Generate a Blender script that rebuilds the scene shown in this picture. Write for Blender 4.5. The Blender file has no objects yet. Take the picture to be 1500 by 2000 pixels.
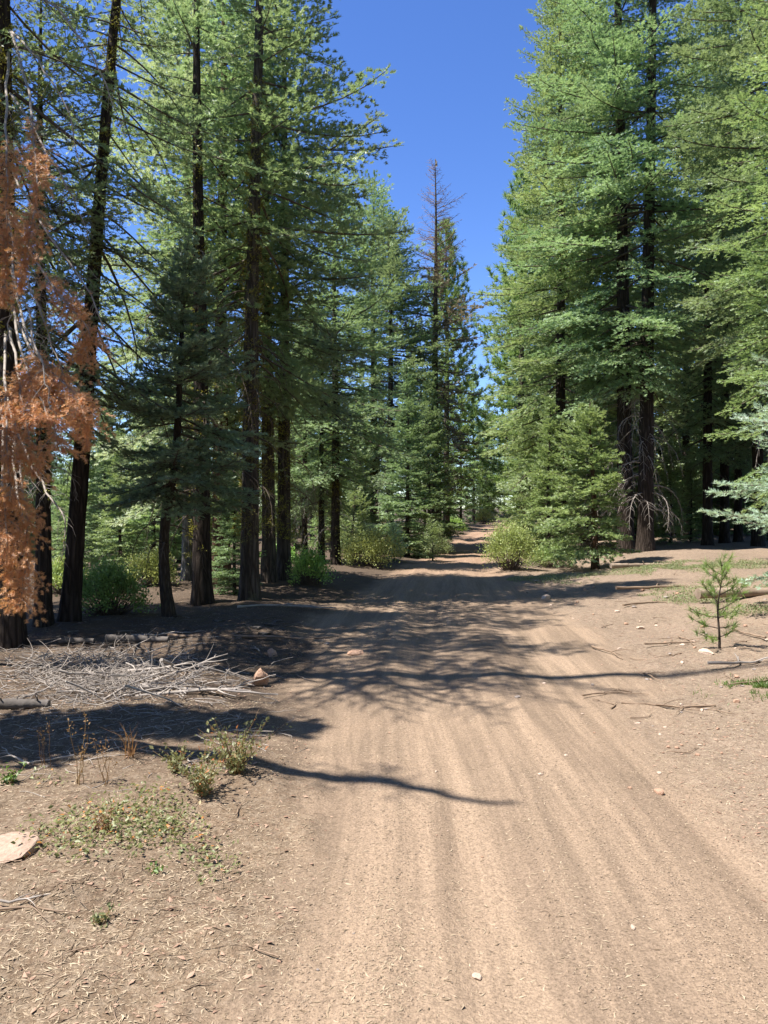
import bpy, math
import numpy as np
from math import radians as R

SC = bpy.context.scene
COL = SC.collection
F = 1540.0          # focal length in photo pixels
CAMZ = 1.6
SUN_EL, SUN_AZ = 61.0, -19.0   # sun to the left and a little behind the camera

# ------------------------------------------------------------------ helpers
def nrm(a):
    return a / np.maximum(np.linalg.norm(a, axis=-1, keepdims=True), 1e-9)

def sstep(a, b, x):
    t = np.clip((x - a) / (b - a), 0, 1)
    return t * t * (3 - 2 * t)

def _hash(ix, iy, s):
    h = (ix.astype(np.int64) * 374761393 + iy.astype(np.int64) * 668265263 + s * 974634777) & 0xffffffff
    h = ((h ^ (h >> 13)) * 1274126177) & 0xffffffff
    return ((h ^ (h >> 16)) & 0xffff) / 65535.0

def vnoise(x, y, s=0):
    ix, iy = np.floor(x), np.floor(y)
    fx, fy = x - ix, y - iy
    fx, fy = fx * fx * (3 - 2 * fx), fy * fy * (3 - 2 * fy)
    a, b = _hash(ix, iy, s), _hash(ix + 1, iy, s)
    c, d = _hash(ix, iy + 1, s), _hash(ix + 1, iy + 1, s)
    return (a + (b - a) * fx) * (1 - fy) + (c + (d - c) * fx) * fy - 0.5

def fbm(x, y, s=0, o=3):
    r = 0; a = 1.0
    for i in range(o):
        r = r + a * vnoise(x * 2 ** i, y * 2 ** i, s + i * 17); a *= .5
    return r

RD = np.array([-8, 0, 2.5, 4, 6.5, 9.5, 12.3, 17, 24, 30, 40, 52, 66, 87, 110, 150, 400.])
RC = np.array([.9, .72, .66, .76, .70, .82, .98, 1.35, 1.9, 2.8, 4.4, 6.4, 9.3, 13.6, 19, 29, 95])
RW = np.array([1.4, 1.35, 1.27, 1.25, 1.4, 1.7, 1.85, 1.75, 1.35, 1.25, 1.15, 1.2, 1.3, 1.1, 1.1, 1.1, 1.1])
_dd = np.linspace(-8, 400, 4081)
_k = np.ones(21) / 21
_cs = np.convolve(np.pad(np.interp(_dd, RD, RC), 10, 'edge'), _k, 'valid')
_ws = np.convolve(np.pad(np.interp(_dd, RD, RW), 10, 'edge'), _k, 'valid')

def lat_of(x, y):
    return x - np.interp(y, _dd, _cs)

def off_of(x, y):      # 0 on the road, 1 off it
    l = lat_of(x, y); w = np.interp(y, _dd, _ws)
    n = fbm(x * 1.1, y * .7, 5) * .5 + fbm(x * 5, y * 4, 9) * .2
    return sstep(-.28, .34, np.abs(l) - w + n)

def gz(x, y):
    x = np.asarray(x, float); y = np.asarray(y, float)
    l = lat_of(x, y); w = np.interp(y, _dd, _ws)
    o = off_of(x, y)
    e = np.abs(l) - w
    z = .62 * sstep(42, 95, y) - .16 * np.exp(-((y - 34) / 11.0) ** 2) + .010 * np.clip(y - 92, 0, 400)
    z = z + np.where(l > 0, .5 * sstep(0, 6.5, e) + .012 * np.clip(e - 6, 0, 60), .10 * sstep(-.2, 1.2, e) - .45 * sstep(6, 22, e))
    z = z + o * (fbm(x * .55, y * .55, 21) * .14 + fbm(x * 3.1, y * 3.1, 25) * .035 + fbm(x * 14, y * 14, 26, 2) * .012)
    # wheel tracks
    g = np.exp(-((l + .72) / .26) ** 2) * .02 - np.exp(-((l + .28) / .24) ** 2) * .022 - np.exp(-((l - .95) / .3) ** 2) * .025 + np.exp(-((l - .42) / .25) ** 2) * .012
    ww = l + .12 * fbm(l * 0 + 3.3, y * .35, 41)
    g = g + vnoise(ww * 9, y * .25, 31) * .014 + vnoise(ww * 22, y * .4, 33) * .003 + fbm(x * 6, y * 5, 37, 2) * .005
    return z + (1 - o) * g

def gz1(x, y):
    return float(gz(np.array([x]), np.array([y]))[0])

def at(px, d):                      # photo column + distance -> point on the ground
    x = (px - 750) / F * d
    return (x, d, gz1(x, d))

def hit(px, py):                    # ground point seen at a photo pixel
    d = np.linspace(1.5, 120, 8000)
    x = (px - 750) / F * d
    ray = CAMZ - (py - 1000) / F * d
    k = np.argmax(gz(x, d) >= ray)
    return (float(x[k]), float(d[k]), float(gz1(x[k], d[k])))

def link(name, me, parent=None):
    o = bpy.data.objects.new(name, me); COL.objects.link(o)
    if parent is not None: o.parent = parent
    return o

def tag(o, label=None, cat=None, group=None, kind=None):
    if label: o['label'] = label
    if cat: o['category'] = cat
    if group: o['group'] = group
    if kind: o['kind'] = kind
    return o

class Geo:
    def __init__(s):
        s.V = []; s.T = []; s.Q = []; s.tt = []; s.tq = []; s.n = 0
    def tris(s, V, T, tint=None):
        if len(T) == 0: return
        s.V.append(V); s.T.append(T + s.n); s.n += len(V)
        s.tt.append(np.zeros(len(T)) if tint is None else tint)
    def quads(s, V, Q, tint=None):
        if len(Q) == 0: return
        s.V.append(V); s.Q.append(Q + s.n); s.n += len(V)
        s.tq.append(np.zeros(len(Q)) if tint is None else tint)
    def mesh(s, name, mat, smooth=False):
        me = bpy.data.meshes.new(name)
        V = np.concatenate(s.V) if s.V else np.zeros((0, 3))
        T = np.concatenate(s.T) if s.T else np.zeros((0, 3), int)
        Q = np.concatenate(s.Q) if s.Q else np.zeros((0, 4), int)
        nt, nq = len(T), len(Q)
        me.vertices.add(len(V)); me.vertices.foreach_set('co', V.astype(np.float32).ravel())
        me.loops.add(nt * 3 + nq * 4)
        me.loops.foreach_set('vertex_index', np.concatenate([T.ravel(), Q.ravel()]).astype(np.int32))
        me.polygons.add(nt + nq)
        st = np.concatenate([np.arange(nt) * 3, nt * 3 + np.arange(nq) * 4]).astype(np.int32)
        me.polygons.foreach_set('loop_start', st)
        if smooth: me.polygons.foreach_set('use_smooth', np.ones(nt + nq, bool))
        me.update(calc_edges=True)
        a = me.attributes.new('tint', 'FLOAT', 'FACE')
        tint = np.concatenate(s.tt + s.tq) if (s.tt or s.tq) else np.zeros(0)
        if s.tt and s.tq: tint = np.concatenate([np.concatenate(s.tt), np.concatenate(s.tq)])
        a.data.foreach_set('value', tint.astype(np.float32))
        me.materials.append(mat)
        return me

def tube(g, P, Rr, sides=6, cap=True, tint=.5, rough=0.0, rng=None):
    P = np.asarray(P, float); Rr = np.asarray(Rr, float); m = len(P)
    T = nrm(np.gradient(P, axis=0))
    ref = np.array([0.0, 0, 1]) if abs(T[:, 2].mean()) < .8 else np.array([1.0, 0, 0])
    A = nrm(np.cross(T, ref)); B = np.cross(T, A)
    th = np.linspace(0, 2 * np.pi, sides, endpoint=False)
    rr = Rr[:, None] * np.ones(sides)
    if rough and rng is not None: rr = rr * (1 + rough * rng.uniform(-1, 1, rr.shape))
    V = P[:, None, :] + rr[..., None] * (np.cos(th)[None, :, None] * A[:, None, :] + np.sin(th)[None, :, None] * B[:, None, :])
    V = V.reshape(-1, 3)
    i = np.arange(m - 1)[:, None] * sides; j = np.arange(sides)[None, :]; j2 = (j + 1) % sides
    Q = np.stack([i + j, i + j2, i + sides + j2, i + sides + j], -1).reshape(-1, 4)
    n0 = g.n
    g.quads(V, Q, np.full(len(Q), tint))
    if cap:
        Vc = np.stack([P[0], P[-1]])
        ring0 = V[:sides]; ring1 = V[-sides:]
        VV = np.concatenate([ring0, ring1, Vc])
        j = np.arange(sides)
        t0 = np.stack([(j + 1) % sides, j, np.full(sides, 2 * sides)], -1)
        t1 = np.stack([sides + j, sides + (j + 1) % sides, np.full(sides, 2 * sides + 1)], -1)
        g.tris(VV, np.concatenate([t0, t1]), np.full(2 * sides, tint))

def prisms(g, P0, P1, r0, r1, tint=None):           # many thin 3-sided sticks at once
    n = len(P0)
    if n == 0: return
    D = nrm(P1 - P0)
    ref = np.where(np.abs(D[:, 2:3]) < .9, np.array([[0, 0, 1.0]]), np.array([[1.0, 0, 0]]))
    A = nrm(np.cross(D, ref)); B = np.cross(D, A)
    th = np.array([0, 2.0944, 4.18879])
    o = np.cos(th)[None, :, None] * A[:, None] + np.sin(th)[None, :, None] * B[:, None]
    r0 = np.broadcast_to(r0, (n,)); r1 = np.broadcast_to(r1, (n,))
    V = np.concatenate([P0[:, None] + o * r0[:, None, None], P1[:, None] + o * r1[:, None, None]], 1).reshape(-1, 3)
    b = np.arange(n)[:, None] * 6
    Q = np.stack([b + [0, 1, 2], b + [1, 2, 0], b + [4, 5, 3], b + [3, 4, 5]], -1).reshape(-1, 4)
    g.quads(V, Q, np.repeat(np.full(n, .5) if tint is None else tint, 3))

# ------------------------------------------------------------------ materials
class NT:
    def __init__(s, name):
        s.m = bpy.data.materials.new(name); s.m.use_nodes = True
        s.t = s.m.node_tree; s.t.nodes.clear()
        s.out = s.n('ShaderNodeOutputMaterial')
    def n(s, typ, **kw):
        nd = s.t.nodes.new(typ)
        for k, v in kw.items(): setattr(nd, k, v)
        return nd
    def l(s, a, b): s.t.links.new(a, b)
    def val(s, sock, v):
        if isinstance(v, bpy.types.NodeSocket): s.l(v, sock)
        else: sock.default_value = v
    def attr(s, name): return s.n('ShaderNodeAttribute', attribute_name=name).outputs['Fac']
    def coord(s, which='Object'): return s.n('ShaderNodeTexCoord').outputs[which]
    def mapping(s, v, sc=(1, 1, 1)):
        m = s.n('ShaderNodeMapping'); s.l(v, m.inputs[0]); m.inputs['Scale'].default_value = sc; return m.outputs[0]
    def noise(s, v, scale, detail=4, rough=.55, dist=0):
        nd = s.n('ShaderNodeTexNoise'); s.l(v, nd.inputs['Vector'])
        nd.inputs['Scale'].default_value = scale; nd.inputs['Detail'].default_value = detail
        nd.inputs['Roughness'].default_value = rough; nd.inputs['Distortion'].default_value = dist
        return nd.outputs['Fac']
    def voro(s, v, scale, feature='F1', out='Distance', rnd=1):
        nd = s.n('ShaderNodeTexVoronoi', feature=feature); s.l(v, nd.inputs['Vector'])
        nd.inputs['Scale'].default_value = scale; nd.inputs['Randomness'].default_value = rnd
        return nd.outputs[out]
    def ramp(s, f, stops):
        nd = s.n('ShaderNodeValToRGB'); s.l(f, nd.inputs[0]); e = nd.color_ramp.elements
        while len(e) < len(stops): e.new(.5)
        for el, (p, c) in zip(e, stops):
            el.position = p; el.color = (c, c, c, 1) if not isinstance(c, (tuple, list)) else (*c, 1)
        return nd.outputs[0]
    def mix(s, f, a, b, mode='MIX'):
        nd = s.n('ShaderNodeMix', data_type='RGBA', blend_type=mode)
        s.val(nd.inputs[0], f)
        for sock, v in ((nd.inputs[6], a), (nd.inputs[7], b)):
            if isinstance(v, (tuple, list)): v = (*v, 1) if len(v) == 3 else v
            s.val(sock, v)
        return nd.outputs[2]
    def math(s, op, a, b=0.0, clamp=False):
        nd = s.n('ShaderNodeMath', operation=op, use_clamp=clamp); s.val(nd.inputs[0], a); s.val(nd.inputs[1], b); return nd.outputs[0]
    def bump(s, h, strength, dist):
        nd = s.n('ShaderNodeBump'); s.l(h, nd.inputs['Height']); nd.inputs['Strength'].default_value = strength; nd.inputs['Distance'].default_value = dist
        return nd.outputs[0]
    def bsdf(s, col, rough=.9, spec=.2, normal=None):
        b = s.n('ShaderNodeBsdfPrincipled'); s.val(b.inputs['Base Color'], (*col, 1) if isinstance(col, tuple) and len(col) == 3 else col)
        s.val(b.inputs['Roughness'], rough); b.inputs['Specular IOR Level'].default_value = spec
        if normal is not None: s.l(normal, b.inputs['Normal'])
        return b.outputs[0]
    def done(s, sh): s.l(sh, s.out.inputs[0]); return s.m

def needle_mat(name, c1, c2, tr=.5, rough=.5, spec=.4, nscale=.9, c3=None):
    t = NT(name); co = t.coord()
    f = t.math('ADD', t.math('MULTIPLY', t.attr('tint'), .55), t.math('MULTIPLY', t.ramp(t.noise(co, nscale, 3), [(.3, 0.0), (.7, 1.0)]), .45))
    c = t.mix(f, c1, c2)
    if c3: c = t.mix(t.ramp(t.attr('tint'), [(.93, 0.0), (.95, 1.0)]), c, c3)
    oi = t.n('ShaderNodeObjectInfo').outputs['Random']
    h = t.n('ShaderNodeHueSaturation'); t.l(c, h.inputs['Color'])
    t.l(t.math('ADD', t.math('MULTIPLY', oi, .03), .483), h.inputs['Hue'])
    t.l(t.math('ADD', t.math('MULTIPLY', oi, .3), .85), h.inputs['Value'])
    c = h.outputs[0]
    d = t.bsdf(c, rough, spec)
    k = min(1.0, tr * 2); tl = t.n('ShaderNodeBsdfTranslucent'); t.l(t.mix(1, c, (1.08 * k, 1.05 * k, .82 * k), 'MULTIPLY'), tl.inputs[0])
    mx = t.n('ShaderNodeAddShader'); t.l(d, mx.inputs[0]); t.l(tl.outputs[0], mx.inputs[1])
    return t.done(mx.outputs[0])

def bark_mat(name, c1, c2, c3=None, sc=1.0):
    t = NT(name); co = t.coord()
    st = t.mapping(co, (9 * sc, 9 * sc, 1.1 * sc))
    wv = t.n('ShaderNodeTexNoise'); t.l(st, wv.inputs['Vector']); wv.inputs['Scale'].default_value = 1.3; wv.inputs['Detail'].default_value = 4
    ad = t.n('ShaderNodeMix', data_type='VECTOR'); ad.inputs[0].default_value = .38; t.l(st, ad.inputs[4]); t.l(wv.outputs['Color'], ad.inputs[5])
    n1 = t.noise(st, 1.6, 7, .7, .8)
    v = t.voro(ad.outputs[1], 2.6, 'DISTANCE_TO_EDGE')
    crack = t.math('MULTIPLY', t.ramp(v, [(.0, 0.0), (.3, 1.0)]), t.ramp(t.noise(st, 3.1, 5, .7), [(.3, .55), (.6, 1.0)]))
    c = t.mix(t.ramp(n1, [(.3, 0.0), (.7, 1.0)]), c1, c2)
    c = t.mix(crack, tuple(x * .55 for x in c1), c)
    if c3: c = t.mix(t.ramp(t.noise(co, 2.3, 5, .7), [(.55, 0.0), (.68, .8)]), c, c3)
    h = t.math('ADD', t.math('MULTIPLY', crack, .7), n1)
    return t.done(t.bsdf(c, .92, .1, t.bump(h, 1.0, .03)))

def simple_mat(name, c1, c2, scale=8, rough=.85, spec=.2, bump=.3, bd=.01, usetint=0.0, stretch=(1, 1, 1)):
    t = NT(name); co = t.mapping(t.coord(), stretch)
    n = t.noise(co, scale, 5, .6)
    f = t.ramp(n, [(.3, 0.0), (.7, 1.0)])
    if usetint: f = t.math('ADD', t.math('MULTIPLY', f, 1 - usetint), t.math('MULTIPLY', t.attr('tint'), usetint))
    return t.done(t.bsdf(t.mix(f, c1, c2), rough, spec, t.bump(n, bump, bd)))

def ground_mat():
    t = NT('forest_earth'); co = t.coord('Object')
    off, lat, lon = t.attr('off'), t.attr('lat'), t.attr('lon')
    cv = t.n('ShaderNodeCombineXYZ'); t.l(lat, cv.inputs[0]); t.l(t.math('MULTIPLY', lon, .045), cv.inputs[1])
    st1 = t.noise(cv.outputs[0], 3.0, 3, .6, .15); st2 = t.noise(cv.outputs[0], 9, 3, .6, .1); st3 = t.ramp(t.noise(cv.outputs[0], 30, 2, .6, .05), [(.35, .93), (.6, 1.04)])
    stripes = t.ramp(t.math('ADD', t.math('MULTIPLY', st1, .6), t.math('MULTIPLY', st2, .4)), [(.43, 0.0), (.57, 1.0)])
    patch = t.ramp(t.noise(co, .8, 4, .6), [(.35, 0.0), (.68, 1.0)])
    fine = t.noise(co, 95, 3, .7); grain = t.noise(co, 38, 4, .75)
    road = t.mix(stripes, (.20, .146, .102), (.31, .225, .155))
    road = t.mix(t.math('MULTIPLY', patch, .45), road, (.29, .206, .142))
    road = t.mix(1, road, st3, 'MULTIPLY')
    far = t.ramp(t.math('DIVIDE', lon, 60.0), [(.2, 0.0), (.5, 1.0)])
    road = t.mix(t.math('MULTIPLY', far, .6), road, (.32, .20, .135))
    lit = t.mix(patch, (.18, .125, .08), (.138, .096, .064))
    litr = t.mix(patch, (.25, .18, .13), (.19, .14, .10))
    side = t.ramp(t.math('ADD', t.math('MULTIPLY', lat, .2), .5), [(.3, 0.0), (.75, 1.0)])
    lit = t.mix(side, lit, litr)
    lit = t.mix(t.ramp(t.noise(co, 21, 5, .75), [(.42, 0.0), (.66, .55)]), lit, (.33, .265, .195))
    lit = t.mix(t.ramp(t.noise(co, 13, 5, .8), [(.50, 0.0), (.72, .75)]), lit, (.075, .052, .037))
    duff_shade = t.math('MULTIPLY', t.ramp(t.math('DIVIDE', lon, 20.0), [(.2, 0.0), (.32, 1.0)]), t.math('SUBTRACT', 1.0, side))
    lit = t.mix(t.math('MULTIPLY', duff_shade, .85), lit, (.085, .062, .046))  # left-side duff, mixed extra dark to deepen the shade lying there
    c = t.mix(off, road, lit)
    k = t.ramp(fine, [(.3, .6), (.5, 1.0), (.72, 1.3)])
    c = t.mix(1, c, k, 'MULTIPLY')
    k2 = t.ramp(grain, [(.34, .78), (.5, 1.0), (.7, 1.12)])
    c = t.mix(1, c, k2, 'MULTIPLY')
    h = t.math('ADD', t.math('ADD', grain, t.math('MULTIPLY', fine, .5)), t.math('MULTIPLY', off, t.noise(co, 17, 5, .8)))
    return t.done(t.bsdf(c, .95, .1, t.bump(h, .55, .018)))

M = {}
M['ground'] = ground_mat()
M['fir'] = needle_mat('fir_needles', (0.072, 0.118, 0.055), (0.178, 0.235, 0.115))
M['fir_dark'] = needle_mat('dark_fir_needles', (0.068, 0.102, 0.046), (0.165, 0.212, 0.102))
M['fir_yellow'] = needle_mat('yellow_green_fir_needles', (0.09, 0.138, 0.053), (0.2, 0.252, 0.108))
M['fir_pale'] = needle_mat('pale_fir_needles', (0.14, 0.19, 0.105), (0.27, 0.32, 0.185))
M['fir_blue'] = needle_mat('blue_fir_needles', (0.115, 0.158, 0.112), (0.215, 0.275, 0.205))
M['fir_small'] = needle_mat('grey_green_fir_needles', (0.066, 0.108, 0.064), (0.165, 0.22, 0.14))
M['pine'] = needle_mat('pine_needles', (0.085, 0.125, 0.042), (0.165, 0.22, 0.075))
M['seedling'] = needle_mat('seedling_pine_needles', (0.075, 0.112, 0.026), (0.143, 0.195, 0.053))
M['dead'] = needle_mat('dead_fir_needles', (0.23, 0.1, 0.046), (0.42, 0.215, 0.105), tr=.4, spec=.45)
M['deadgrey'] = needle_mat('dead_grey_brown_needles', (0.112, 0.092, 0.068), (0.2, 0.16, 0.12), tr=.2)
M['lichen'] = needle_mat('wolf_lichen', (0.12, 0.12, 0.018), (0.216, 0.21, 0.03), tr=.3)
M['bark'] = bark_mat('grey_brown_bark', (.085, .066, .052), (.165, .135, .108), (.16, .16, .09))
M['bark_dark'] = bark_mat('dark_bark', (.045, .034, .027), (.095, .074, .06))
M['bark_red'] = bark_mat('red_brown_bark', (.10, .056, .036), (.18, .10, .065), sc=.8)
M['bark_pale'] = bark_mat('pale_grey_bark', (.17, .155, .14), (.28, .26, .235))
M['bark_young'] = bark_mat('young_grey_bark', (.075, .058, .046), (.13, .105, .085), sc=2)
M['twig'] = simple_mat('twig_bark', (.075, .055, .042), (.14, .11, .085), 9)
M['bleached'] = simple_mat('bleached_dead_wood', (.20, .17, .145), (.44, .385, .335), 7, .8, .2, .4, .006)
M['oldwood'] = simple_mat('weathered_log_wood', (.17, .125, .09), (.36, .28, .21), 5, .9, .15, .6, .02, 0, (1, 1, 1))
M['greywood'] = simple_mat('grey_log_wood', (.07, .06, .052), (.16, .14, .125), 6, .9, .15, .6, .02)
M['stickbrown'] = simple_mat('brown_stick_wood', (.16, .11, .075), (.30, .215, .15), 12, .9, .15, .4, .004)
M['litter'] = simple_mat('needle_litter', (.15, .105, .065), (.46, .365, .255), 3, .9, .15, .1, .002, .85)
M['chips'] = simple_mat('bark_chips', (.17, .10, .068), (.42, .28, .20), 3, .9, .15, .1, .003, .8)
M['grit'] = simple_mat('road_grit', (.15, .11, .08), (.35, .262, .185), 3, .9, .15, .1, .002, .85)
M['rock_red'] = simple_mat('red_brown_rock', (.33, .19, .125), (.55, .36, .25), 9, .9, .2, .7, .012)
M['rock_pale'] = simple_mat('pale_tan_rock', (.42, .31, .23), (.62, .48, .38), 14, .9, .2, .6, .008)
M['rock_tan'] = simple_mat('tan_rock', (.27, .185, .135), (.43, .31, .235), 7, .9, .2, .8, .012)
M['rock_grey'] = simple_mat('grey_rock', (.22, .18, .155), (.38, .32, .28), 12, .9, .2, .6, .008)
M['shrub'] = needle_mat('manzanita_leaves', (0.15, 0.195, 0.055), (0.3, 0.34, 0.12), tr=.3, spec=.4, nscale=3)
M['shrub_bright'] = needle_mat('bright_shrub_leaves', (0.104, 0.184, 0.036), (0.208, 0.312, 0.076), tr=.4, spec=.4, nscale=3)
M['shrub_dark'] = needle_mat('dark_shrub_leaves', (0.09, 0.15, 0.04), (0.2, 0.28, 0.085), tr=.3, spec=.5, nscale=3)
M['mat_leaf'] = needle_mat('ground_cover_leaves', (0.102, 0.126, 0.054), (0.192, 0.216, 0.102), tr=.3, spec=.3, nscale=2)
M['grass'] = needle_mat('grass_blades', (0.049, 0.091, 0.017), (0.098, 0.161, 0.035), tr=.4, nscale=4)
M['weed'] = needle_mat('weed_leaves', (0.087, 0.099, 0.037), (0.186, 0.186, 0.081), tr=.35, nscale=6, c3=(.30, .12, .04))
M['dry'] = needle_mat('dry_stalks', (0.156, 0.084, 0.03), (0.252, 0.168, 0.072), tr=.3, nscale=6)

# ------------------------------------------------------------------ foliage machinery
class Twigs:
    def __init__(s): s.P = []; s.D = []; s.U = []; s.L = []; s.t = []
    def add(s, P, D, U, L, t): s.P.append(P); s.D.append(D); s.U.append(U); s.L.append(L); s.t.append(t)
    def get(s):
        if not s.P: return None
        return [np.concatenate(a) for a in (s.P, s.D, s.U, s.L, s.t)]

def grow_needles(g, tw, rng, k, nl, nw, lift=.3, flat=1.0, ang=55):
    a = tw.get()
    if a is None: return
    P, D, U, Ln, tint = a; n = len(P)
    D = nrm(D); W = nrm(np.cross(D, U) + rng.normal(0, .35, D.shape)); U = np.cross(W, D)
    if k == 0:       # one folded leaf-shaped twig
        w = Ln * nw
        V = np.stack([P, P + D * (Ln * .5)[:, None] + W * w[:, None] + U * (w * .5)[:, None], P + D * Ln[:, None],
                      P + D * (Ln * .5)[:, None] - W * w[:, None] + U * (w * .5)[:, None]], 1).reshape(-1, 3)
        b = np.arange(n)[:, None] * 4
        T = np.concatenate([b + [0, 1, 2], b + [0, 2, 3]], 1).reshape(-1, 3)
        g.tris(V, T, np.repeat(tint, 2)); return
    j = np.arange(k)
    t = (j + .6) / k
    side = np.where(j % 2 == 0, 1.0, -1.0)
    ca, sa = math.cos(R(ang)), math.sin(R(ang))
    t2 = np.clip(t[None, :] + rng.uniform(-.5, .5, (n, k)) / k, 0, 1)
    B = P[:, None] + D[:, None] * (Ln[:, None] * t2)[..., None]
    d = D[:, None] * ca + W[:, None] * (side * sa * flat)[None, :, None] + U[:, None] * (lift * rng.uniform(-.2, 1.6, (n, k)))[..., None]
    d[:, -1] = D + U * .15
    d = nrm(d + rng.normal(0, .13, d.shape))
    ll = nl * rng.uniform(.75, 1.2, (n, k)) * (1 - .25 * t)[None, :]
    hw = D[:, None] * (nw * .5)
    V = np.stack([B - hw, B + hw, B + d * ll[..., None]], 2).reshape(-1, 3)
    T = np.arange(n * k * 3).reshape(-1, 3)
    g.tris(V, T, np.repeat(np.clip(tint, 0, 1), k))

Z3 = np.array([0, 0, 1.0])

def spray(rng, ax, tw, wood, s0, latlen, lat_gap, tw_gap, tw_len, alpha=55, droop=.12, tint=.5, wl=False, r_lat=.004, up=Z3, curl=.0, leaf=True, hang=0.0):
    """side branchlets and twigs on a limb whose axis is the polyline ax"""
    seg = np.linalg.norm(np.diff(ax, axis=0), axis=1); cum = np.concatenate([[0], np.cumsum(seg)]); L = cum[-1]
    n = max(2, int(L * (1 - s0) / lat_gap))
    s = np.sort(np.concatenate([np.linspace(s0, .985, n)] * 2) + rng.uniform(-.5, .5, 2 * n) * (1 - s0) / n)
    s = np.clip(s, 0, 1); side = np.where(np.arange(2 * n) % 2 == 0, 1.0, -1.0)
    P = np.stack([np.interp(s * L, cum, ax[:, i]) for i in range(3)], 1)
    Tg = nrm(np.gradient(ax, axis=0)); T = nrm(np.stack([np.interp(s * L, cum, Tg[:, i]) for i in range(3)], 1))
    N = nrm(np.cross(T, up) + 1e-6); U = nrm(np.cross(N, T))
    al = R(alpha) + rng.normal(0, .16, 2 * n)
    l = latlen(s, L) * rng.uniform(.65, 1.15, 2 * n)
    D = nrm(T * np.cos(al)[:, None] + N * (side * np.sin(al))[:, None] + U * rng.normal(.07, .18, 2 * n)[:, None] - Z3 * droop)
    if wl:
        mid = P + D * (l * .55)[:, None]
        D2 = nrm(D - Z3 * (droop + curl * rng.uniform(0, 1.9, (2 * n, 1))) + T * .15 + rng.normal(0, .22 if curl else .05, D.shape))
        end = mid + D2 * (l * .5)[:, None]
        prisms(wood, P, mid, r_lat, r_lat * .65); prisms(wood, mid, end, r_lat * .65, r_lat * .25)
    if not leaf: return P, D, l
    m = np.maximum(1, (l / tw_gap)).astype(int)
    idx = np.repeat(np.arange(2 * n), m)
    f = (np.arange(len(idx)) - np.repeat(np.cumsum(m) - m, m) + .6) / m[idx]
    f = np.clip(f + rng.uniform(-.25, .25, len(f)) / m[idx], .05, 1)
    sd = np.where(rng.random(len(idx)) < .5, 1.0, -1.0)
    p = P[idx] + D[idx] * (l[idx] * f)[:, None] - Z3 * (droop * .6 * l[idx] * f * f)[:, None]
    V = np.cross(D[idx], U[idx])
    be = np.where(f > .9, .1, R(42)) + rng.normal(0, .2, len(idx))
    d = nrm(D[idx] * np.cos(be)[:, None] + V * (sd * np.sin(be))[:, None] + U[idx] * rng.normal(.2, .28, len(idx))[:, None] - Z3 * (droop * .5 + hang))
    tl = tw_len * rng.uniform(.65, 1.25, len(idx)) * (1 - .3 * f)
    tw.add(p, d, U[idx], tl, np.clip(tint + rng.normal(0, .16, len(idx)), 0, 1))
    # twigs straight on the axis
    na = max(3, int(L * (1 - s0) / tw_gap))
    sa = rng.uniform(s0, 1, na); sa[-2:] = 1
    pa = np.stack([np.interp(sa * L, cum, ax[:, i]) for i in range(3)], 1)
    ta = np.stack([np.interp(sa * L, cum, Tg[:, i]) for i in range(3)], 1)
    tw.add(pa, nrm(ta + rng.normal(0, .3, pa.shape) + Z3 * .15), np.tile(up, (na, 1)), tw_len * rng.uniform(.7, 1.2, na), np.clip(tint + rng.normal(0, .15, na), 0, 1))
    return P, D, l

def trunk_curve(H, lean=(0, 0), bend=0.0, bdir=0.0, n=40, wob=.0, rng=None):
    h = np.linspace(0, 1, n) ** 1.25
    P = np.stack([lean[0] * h * H, lean[1] * h * H, h * H], 1)
    b = bend * np.sin(np.clip(h * H / 2.2, 0, 1) * np.pi) 
    P[:, 0] += b * math.cos(bdir); P[:, 1] += b * math.sin(bdir)
    if wob and rng is not None:
        ph = rng.uniform(0, 6, 4)
        P[:, 0] += wob * np.sin(h * 7 + ph[0]) * h; P[:, 1] += wob * np.sin(h * 6 + ph[1]) * h
    return P

def trunk_geo(P, r0, rng, sides=12, H=None, top=.012, flare=.32):
    g = Geo(); H = P[-1, 2]; top = min(top, r0 * .3)
    h = P[:, 2] / H
    r = top + (r0 - top) * (1 - h) ** .85
    r = r * (1 + flare * np.exp(-P[:, 2] / .33))
    P = P.copy(); P0 = P[0].copy(); P0[2] -= min(.35, .1 * H)
    P = np.concatenate([[P0], P]); r = np.concatenate([[r[0] * 1.08], r])
    tube(g, P, r, sides, True, .5, .05, rng)
    return g

def interp_poly(P, z):
    return np.array([np.interp(z, P[:, 2], P[:, 0]), np.interp(z, P[:, 2], P[:, 1]), z])

def lichen_geo(rng, P, r0, H, z0, z1, n, size=.03):
    g = Geo(); z = rng.uniform(z0, z1, n); az = rng.uniform(0, 6.28, n)
    r = r0 * (1 - z / H) ** .85 + rng.exponential(.1, n) * (rng.random(n) < .5)
    C = np.stack([np.interp(z, P[:, 2], P[:, 0]) + r * np.cos(az), np.interp(z, P[:, 2], P[:, 1]) + r * np.sin(az), z], 1)
    k = 16
    out = np.stack([np.cos(az), np.sin(az), 0 * az], 1)
    B = C[:, None] + rng.normal(0, size * .7, (n, k, 3))
    d = nrm(out[:, None] + rng.normal(0, .8, (n, k, 3))) * (size * rng.uniform(.5, 1.5, (n, k)))[..., None]
    w = nrm(rng.normal(0, 1, (n, k, 3))) * size * .22
    V = np.stack([B - w, B + w, B + d], 2).reshape(-1, 3)
    g.tris(V, np.arange(n * k * 3).reshape(-1, 3), rng.random(n * k))
    return g

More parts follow.
